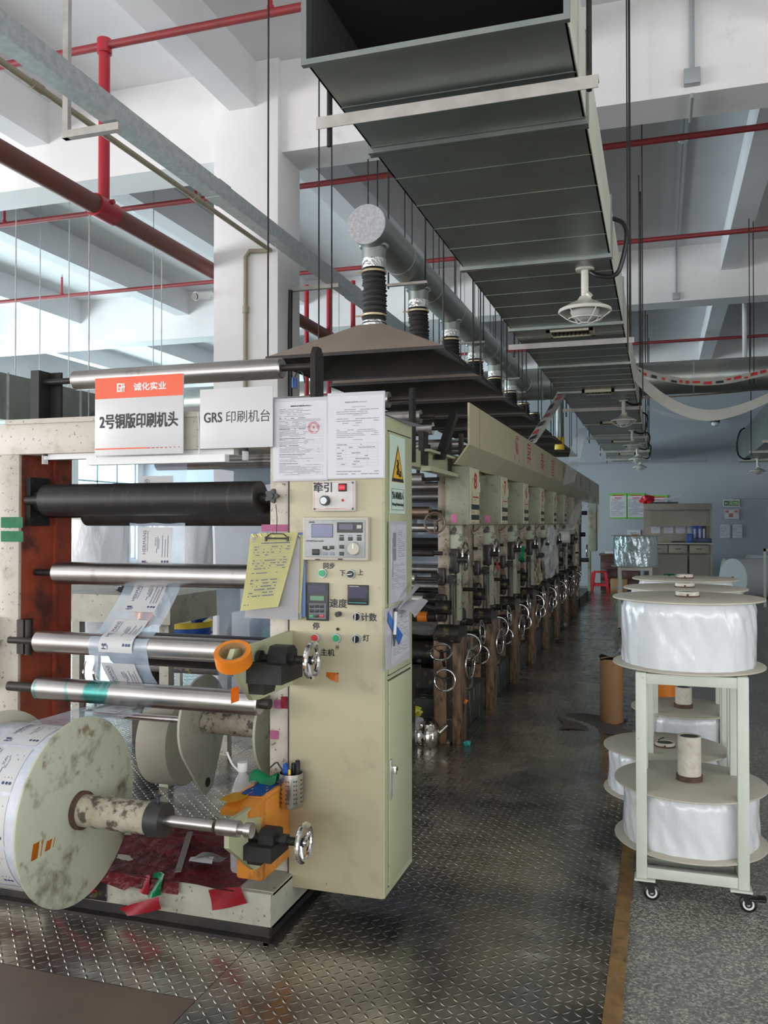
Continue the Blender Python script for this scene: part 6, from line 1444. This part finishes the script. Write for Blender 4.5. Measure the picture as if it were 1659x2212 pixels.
# desk
Yd = 19.4
x0, zt2 = W_(1297, 1196, Yd); x1, _ = W_(1382, 1196, Yd)
t = thing('desk', 'dark red brown desk against the far wall', 'desk', ((x0+x1)/2, Yd+.3, 0))
MB(woodd).box((x0-.03, Yd-.03, zt2-.04), (x1+.03, Yd+.62, zt2), bev=.004).build('top', t)
MB(woodd).box((x0, Yd+.5, .06), (x1, Yd+.53, zt2-.04)).build('back_panel', t)
for a, c in ((x0, x0+.36), (x1-.36, x1)):
    MB(woodd).box((a, Yd, .03), (c, Yd+.55, zt2-.04)).build('pedestal', t)
    for k in range(3):
        d = MB(woodd).box((a+.015, Yd-.015, .08+.2*k), (c-.015, Yd, .26+.2*k), bev=.004).build('drawer', t)
        MB(dkmetal).cyl(((a+c)/2-.04, Yd-.02, .17+.2*k), ((a+c)/2+.04, Yd-.02, .17+.2*k), .006, seg=6).build('handle', d)
a = W_(1333, 1190, Yd+.2); solo(MB(paper).box((a[0]-.25, Yd+.1, zt2), (a[0]+.12, Yd+.35, zt2+.045), bev=.003), 'paper_stack', 'low stack of pale papers on the desk', 'paper')
a = W_(1363, 1190, Yd+.2); solo(MB(bluepl).box((a[0]-.06, Yd+.1, zt2), (a[0]+.08, Yd+.25, zt2+.17), bev=.004), 'desk_box', 'blue desk box standing on the desk', 'box')
a = W_(1352, 1190, Yd+.2); solo(MB(pvc).box((a[0]-.05, Yd+.28, zt2), (a[0]+.04, Yd+.36, zt2+.28), bev=.004), 'desk_file', 'white file behind the blue box on the desk', 'file')
a = W_(1348, 1192, Yd+.1); solo(MB(dkgrey).cyl((a[0]-.05, Yd+.05, zt2), (a[0]-.05, Yd+.05, zt2+.11), .045, seg=20), 'mug', 'dark mug on the desk', 'mug')
a = W_(1337, 1262, 18.7); bx_ = MB(cardb).box((a[0]-.17, 18.6, 0), (a[0]+.17, 18.95, .34), bev=.004); bx_.box((a[0]-.03, 18.598, 0), (a[0]+.03, 18.952, .342), pbr('parcel_tape', (.42, .28, .14), .4)); bx_.box((a[0]-.1, 18.597, .15), (a[0]+.1, 18.6, .19), inkg)
solo(bx_, 'cardboard_box', 'brown cardboard box on the floor in front of the desk', 'box')
# red stool
s0 = aZ(1296, 1280, 0)
t = thing('plastic_stool', 'bright red plastic stool in the far aisle with a bag on it', 'stool', (s0.x, s0.y, 0))
H = .47; w1, w2 = .13, .185
MB(redpl).box((s0.x-.145, s0.y-.145, H-.035), (s0.x+.145, s0.y+.145, H), bev=.012).build('seat', t)
for sx in (-1, 1):
    for sy in (-1, 1):
        c0, c1 = V((s0.x+sx*w2, s0.y+sy*w2, 0)), V((s0.x+sx*w1, s0.y+sy*w1, H-.03)); e = .032
        MB(redpl).faces([c0+V((-e, -e, 0)), c0+V((e, -e, 0)), c0+V((e, e, 0)), c0+V((-e, e, 0)), c1+V((-e, -e, 0)), c1+V((e, -e, 0)), c1+V((e, e, 0)), c1+V((-e, e, 0))], [(3,2,1,0),(4,5,6,7),(0,1,5,4),(1,2,6,5),(2,3,7,6),(3,0,4,7)]); 
        b = MB(redpl); b.faces([c0+V((-e, -e, 0)), c0+V((e, -e, 0)), c0+V((e, e, 0)), c0+V((-e, e, 0)), c1+V((-e, -e, 0)), c1+V((e, -e, 0)), c1+V((e, e, 0)), c1+V((-e, e, 0))], [(3,2,1,0),(4,5,6,7),(0,1,5,4),(1,2,6,5),(2,3,7,6),(3,0,4,7)]); b.build('leg', t)
MB(redpl).box((s0.x-.165, s0.y-.175, .15), (s0.x+.165, s0.y-.165, .20)).box((s0.x-.165, s0.y+.165, .15), (s0.x+.165, s0.y+.175, .20)).box((s0.x-.175, s0.y-.165, .15), (s0.x-.165, s0.y+.165, .20)).box((s0.x+.165, s0.y-.165, .15), (s0.x+.175, s0.y+.165, .20)).build('stretcher', t)
solo(MB(clearpl).grid(lambda a, c: (s0.x-.05+.26*a, s0.y-.15+.28*c, H+.012+.03*math.sin(3*a)*math.sin(3*c)-.30*max(0, a-.75)/.25), 16, 8, th=.001), 'plastic_bag', 'clear plastic bag draped over the red stool', 'bag')
# big film rolls lying at the far right
for k, (u, v, r, d, x2, lb) in enumerate(((1592, 1252, .40, 17.2, .9, 'big film roll at the far right with its grey end facing the aisle'), (1628, 1245, .42, 18.4, 1.1, 'big white film roll lying behind the grey ended roll at the far right'), (1575, 1247, .36, 19.3, .8, 'white film roll behind the other two at the far right'))):
    c = aD(u, v, d); c.z = r
    t = thing('large_film_roll', lb, 'film roll', (c.x, c.y, 0), 'big film rolls at the far right')
    ax = V((.75, .55, 0)).normalized() if k == 0 else V((1, .2, 0)).normalized()
    s0_ = c-ax*.1
    MB(plasticw).cyl(s0_, s0_+ax*x2, r, seg=48).build('roll', t)
    MB(hdpec if k else pbr('grey_roll_end', (.36, .37, .37), .5)).cyl(s0_-ax*.004, s0_, r*.985, seg=48).build('roll_end', t)
    MB(dkgrey).cyl(s0_-ax*.006, s0_-ax*.003, .05, seg=20).build('core_hole', t)
a = aD(1655, 1215, 15.5); 
solo(MB(trolm).box((a.x-.04, a.y, 0), (a.x+.0, a.y+.04, 1.05)).box((a.x-.04, a.y, 1.0), (a.x+.5, a.y+.04, 1.05)).box((a.x+.46, a.y, 0), (a.x+.5, a.y+.04, 1.05)), 'metal_stand', 'pale metal stand cut by the right edge of the view', 'stand')
# small camera hanging at the far wall
a = aD(1545, 915, 19.5)
t = thing('security_camera', 'black and white security camera hanging high near the far wall', 'camera', tuple(a-V((0, 0, .2))))
MB(dkgrey).cyl(a+V((0, 0, .02)), a+V((0, 0, .12)), .10, seg=20).cyl(a+V((0, .0, .12)), a+V((0, 1.7, .18)), .02, seg=8).build('mount', t)
MB(pvc).lathe(a+V((0, 0, .02)), (0, 0, -1), [(.08, -.02), (.09, .0), (.07, .06), (0, .09)], seg=20).build('dome', t)
# ------------------------------------------------------------------ film bands hung between the ducts
def band(pts, w, m, name, label, th=.0012, up=V((0, 0, 1)), sm=3, marks=None):
    P = [V(p) for p in pts]
    for _ in range(sm):
        q = [P[0]]
        for j in range(len(P)-1): q += [P[j]*.75+P[j+1]*.25, P[j]*.25+P[j+1]*.75]
        P = q+[P[-1]]
    n = len(P)-1
    fn = lambda a, c: P[round(a*n)]+up*(c-.5)*w+V((0, .012*math.sin(12*a+3*c), 0))
    t = thing(name, label, 'film band', tuple(P[n//2]))
    bm_ = MB(m).grid(fn, n, 5, th=th)
    if marks:
        rs = random.Random(4)
        j = 1
        while j < n-2:
            l = rs.choice((1, 2)); lo = rs.uniform(.05, .45); hi = lo+rs.uniform(.25, .5)
            o = V((0, -.02, 0)); bm_.faces([fn(j/n, lo)+o, fn((j+l)/n, lo)+o, fn((j+l)/n, min(hi, .95))+o, fn(j/n, min(hi, .95))+o], [(0, 1, 2, 3)], inkr if rs.random() < .65 else inkk); j += l+rs.choice((1, 1, 2))
    bm_.build('band', t); return t
DD = 9.2
band([aD(u, v, DD+.1*k) for k, (u, v) in enumerate(((1366, 795), (1392, 806), (1440, 818), (1490, 826), (1560, 824), (1620, 812), (1672, 800)))], .075, strapw, 'printed_film_band', 'white film band with red and black prints sagging at the right under the ceiling', marks=True)
band([aD(u, v, DD-.2+.05*k) for k, (u, v) in enumerate(((1366, 800), (1395, 835), (1440, 870), (1492, 893), (1540, 899), (1590, 888), (1630, 873), (1680, 850)))], .12, strapw, 'plain_film_band', 'plain white film band sagging in a deep curve at the right', up=V((.25, 0, .97)))
band([aD(u, v, 11+.05*k) for k, (u, v) in enumerate(((1396, 880), (1440, 897), (1500, 905), (1560, 903), (1620, 880)))], .06, clearpl, 'clear_film_band', 'faint clear film band hanging behind the plain white one')
band([aD(u, v, d) for u, v, d in ((1143, 962, 8.6), (1165, 930, 8.8), (1190, 890, 9.2), (1218, 842, 9.6))], .16, strapw, 'hanging_film_strip', 'white film strip with red prints rising from the cream cover to the duct', up=V((.92, 0, .38)), marks=True)
band([aD(u, v, d) for u, v, d in ((1228, 1045, 11), (1238, 1000, 11.1), (1248, 960, 11.3), (1256, 925, 11.5))], .17, clearpl, 'hanging_clear_strip', 'clear film strip rising from the far part of the cream cover', up=V((.95, 0, .3)))
band([aD(u, v, d) for u, v, d in ((1232, 1145, 10.4), (1243, 1110, 10.5), (1256, 1085, 10.6))], .12, clearpl, 'hanging_clear_strip', 'clear film hanging below the far part of the cream cover', up=V((.95, 0, .3)))
p0, p1 = aD(1366, 860, 12.2), aD(1672, 838, 12.2)
solo(MB(concol).tube([p0, (p0+p1)/2+V((0, 0, -.03)), p1], .012, seg=6, sm=2), 'sagging_cable', 'thin brown cable sagging beside the round cross duct', 'cable')
a = aD(1608, 645, 14)
solo(MB(pvc).cyl((a.x, a.y, 3.7), (a.x, a.y, ZC), .035, seg=14), 'white_drop_pipe', 'white vertical pipe dropping to the round cross duct at the right', 'pipe')
for k, (u, d) in enumerate(((1356, 6.3), (1388, 8.2), (1381, 10.2), (1619, 10.5), (1628, 10.6))):
    a = aD(u, 700, d)
    solo(MB(dkmetal).cyl((a.x, a.y, 2.75 if k < 3 else 3.2), (a.x, a.y, ZC), .006, seg=6), 'hanging_rod', ORD[k]+' thin dark rod from the left, right of the big duct', 'rod', 'thin rods right of the big duct')
# ================================================================== BEHIND THE STAND ON THE LEFT
def bigroll(cx, cy_, r, z0, h, lb, m=plasticw):
    t = thing('wrapped_roll', lb, 'film roll', (cx, cy_, z0), 'wrapped film rolls behind the stand')
    rs = random.Random(int(cx*100)); ph = rs.uniform(0, 6)
    MB(m).grid(lambda a, q: (cx+(r+.01*math.sin(7*a*6.283+ph+3*q)+.008*math.sin(13*a*6.283-4*q))*math.cos(a*6.283), cy_+(r+.01*math.sin(7*a*6.283+ph+3*q))*math.sin(a*6.283), z0+h*q), 60, 8).build('roll', t)
    MB(hdpec).cyl((cx, cy_, z0-.012), (cx, cy_, z0), r+.06, seg=48).build('flange', t); MB(hdpec).cyl((cx, cy_, z0+h), (cx, cy_, z0+h+.012), r+.06, seg=48).build('flange', t)
    return t
bigroll(-5.35, 7.3, .33, .99, .55, 'upper white wrapped roll on the stack behind the upper steel roller')
bigroll(-5.35, 7.3, .36, .35, .58, 'lower white wrapped roll of the stack behind the stand')
bigroll(-4.55, 7.6, .30, .99, .60, 'white wrapped roll standing next to the column behind the stand')
bigroll(-4.55, 7.6, .30, .35, .58, 'lower wrapped roll next to the column behind the stand')
t = thing('rack_table', 'pale low rack carrying the wrapped rolls behind the stand', 'rack', (-5.0, 7.4, 0))
MB(trolm).box((-5.85, 6.85, .27), (-4.1, 8.0, .33)).build('top', t)
for x in (-5.8, -4.2):
    for y in (6.9, 7.9): MB(trolm).box((x, y, 0), (x+.05, y+.05, .27)).build('leg', t)
c = V((-4.82, 5.55, 1.30))
t = thing('standing_reel', 'white film reel with green tape seen edge on at the left behind the stand', 'reel', (c.x, c.y, .9))
MB(hdpec).cyl(c-V((.0, 0, 0)), c+V((.03, 0, 0)), .28, seg=48).build('flange', t)
MB(plasticw).cyl(c-V((.35, 0, 0)), c, .22, seg=48).build('film', t)
MB(tapeg).box((c.x+.031, c.y-.20, c.z-.05), (c.x+.035, c.y+.2, c.z+.0), T=M.Translation(c) @ M.Rotation(-1.1, 4, 'X') @ M.Translation(-c)).build('tape_band', t, 'green tape band')
solo(MB(trolm).box((-5.25, 5.2, 0), (-4.7, 5.9, 1.01)), 'reel_cabinet', 'pale cabinet below the standing reel behind the stand', 'cabinet')
# machine bed and odds and ends behind
t = thing('rear_table', 'stained pale worktop behind the lower rollers of the stand', 'table', (-3.0, 4.6, 0))
MB(baseg).box((-3.9, 4.25, .93), (-2.62, 5.1, 1.09)).build('top', t)
for x in (-3.85, -2.72):
    for y in (4.3, 5.0): MB(baseg).box((x, y, 0), (x+.06, y+.06, .93)).build('leg', t)
lump((-2.93, 4.40, 1.09), (.14, .08, .07), dkgrey, 'black_cushion', 'round black pad on the stained worktop behind the stand', 'pad', 21)
lump((-2.78, 4.25, .93), (.05, .05, .10), tapeo, 'orange_cloth', 'orange cloth hanging at the edge of the stained worktop', 'cloth', 22)
lump((-2.70, 4.27, .98), (.06, .05, .09), paperg, 'grey_rag', 'grey rag beside the orange cloth behind the stand', 'rag', 23)
t = thing('machine_bed', 'low black machine bed behind the pointed end plates', 'machine bed', (-2.6, 5.3, .004))
MB(inkmess).box((-3.5, 5.08, .50), (-1.5, 5.50, .57), bev=.006).build('top', t)
for x in (-3.45, -2.5, -1.6): MB(inkmess).box((x, 5.12, .004), (x+.07, 5.46, .50)).build('leg', t)
t = thing('blue_bucket', 'blue bucket with a yellow lid behind the film', 'bucket', (-3.1, 5.27, .57))
MB(bluepl).cyl((-3.12, 5.27, .57), (-3.12, 5.27, .79), .15, r2=.17, seg=40).torus((-3.12, 5.27, .75), (0, 0, 1), .172, .008).build('body', t)
MB(yelpl).cyl((-3.12, 5.27, .79), (-3.12, 5.27, .83), .178, seg=40).build('lid', t, 'yellow lid')
lump((-3.0, 5.2, .83), (.06, .05, .045), bluepl, 'blue_rag', 'blue rag on the yellow lid of the bucket', 'rag', 24)
b = MB(hosem)
b.tube([(-1.72, 3.95, 1.28), (-1.80, 4.0, 1.20), (-1.93, 4.05, 1.08), (-1.98, 4.05, .95), (-1.9, 4.0, .85), (-1.78, 4.0, .86)], .055, seg=16, sm=2)
b2 = MB(hosem).tube([(-1.98, 4.15, .75), (-1.95, 4.12, 1.02), (-1.85, 4.1, 1.12), (-1.74, 4.08, 1.05), (-1.70, 4.05, .85), (-1.70, 4.05, .5)], .055, seg=16, sm=2)
t = thing('ribbed_hose', 'thick dark grey hose curled behind the film next to the right column', 'hose', (-1.85, 4.0, .5))
b.build('hose_coil', t); b2.build('hose_coil', t)
MB(pbr('pink_hose_end', (.55, .05, .15), .4)).cyl((-1.725, 3.95, 1.275), (-1.70, 3.95, 1.295), .057, seg=20).build('hose_end', t, 'pink hose end')
lump((-1.80, 3.85, .80), (.08, .06, .09), tapeg, 'green_bag', 'green plastic bag below the dark hose behind the stand', 'bag', 25)
solo(MB(inkmess).box((-1.66, 3.55, .82), (-1.44, 3.75, .96), bev=.006).box((-1.66, 3.5, .30), (-1.60, 3.75, .86)), 'black_block', 'black machine block behind the right column', 'machine block')
solo(MB(cardb).box((-1.56, 3.50, 1.50), (-1.46, 3.60, 1.60)).box((-1.53, 3.52, 1.42), (-1.47, 3.58, 1.52), pbr('greenish_brass', (.25, .20, .08), .5)), 'tensioner_block', 'brown block with green tape behind the right column', 'block')
b = MB(blackpl).tube([(-1.46, 3.7, 1.78), (-1.6, 3.75, 1.73), (-1.8, 3.8, 1.70), (-2.1, 3.9, 1.66)], .010, seg=6, sm=2).tube([(-1.5, 3.72, 1.76), (-1.62, 3.72, 1.66), (-1.72, 3.75, 1.70), (-1.8, 3.8, 1.72)], .005, seg=6, sm=2)
solo(b, 'wire_bundle', 'black wires running under the beam behind the rubber roller', 'wires')
solo(MB(green_c).box((-1.95, 3.72, 1.70), (-1.46, 3.80, 1.86), bev=.004).box((-1.62, 3.66, 1.66), (-1.50, 3.74, 1.78), inkmess), 'machine_cover_plate', 'pale green machine panel under the beam behind the rubber roller', 'panel')
solo(MB(steel).cyl((-2.3, 3.62, 1.79), (-1.45, 3.62, 1.79), .035, seg=24), 'spare_roller', 'thin steel roller under the beam behind the small lamp', 'roller')
# little bulbs under the front beam, sensors with blue plugs
for u, v, lb in ((97, 985, 'small clear indicator bulb under the left end of the beam'), (530, 975, 'small clear indicator bulb under the right end of the beam')):
    p = aY(u, v, 3.05)
    solo(MB(clearpl).cyl(p, p+V((0, 0, -.035)), .013, seg=16).cyl(p+V((0, 0, .0)), p+V((0, 0, .03)), .012, dkmetal, seg=12), 'indicator_bulb', lb, 'bulb')
p = aY(636, 838, 3.5)
solo(MB(bluepl).cyl(p, p+V((0, 0, .045)), .012, seg=12).tube([p+V((0, 0, .045)), p+V((.015, 0, .075)), p+V((.04, 0, .07)), p+V((.05, 0, .02))], .003, dkgrey, seg=6, sm=2), 'sensor_plug', 'blue sensor plug with a thin wire above the notice sheets', 'plug')
p = aY(655, 848, 3.3)
b = MB(pbr('dark_red_housing', (.16, .03, .025), .4)).cyl((-1.50, 3.48, 1.98), (-1.40, 3.48, 1.98), .035, seg=24).cyl((-1.40, 3.48, 1.98), (-1.385, 3.48, 1.98), .037, galvl, seg=24)
solo(b, 'small_motor', 'dark red cylinder housing on top of the right end of the beam', 'motor')
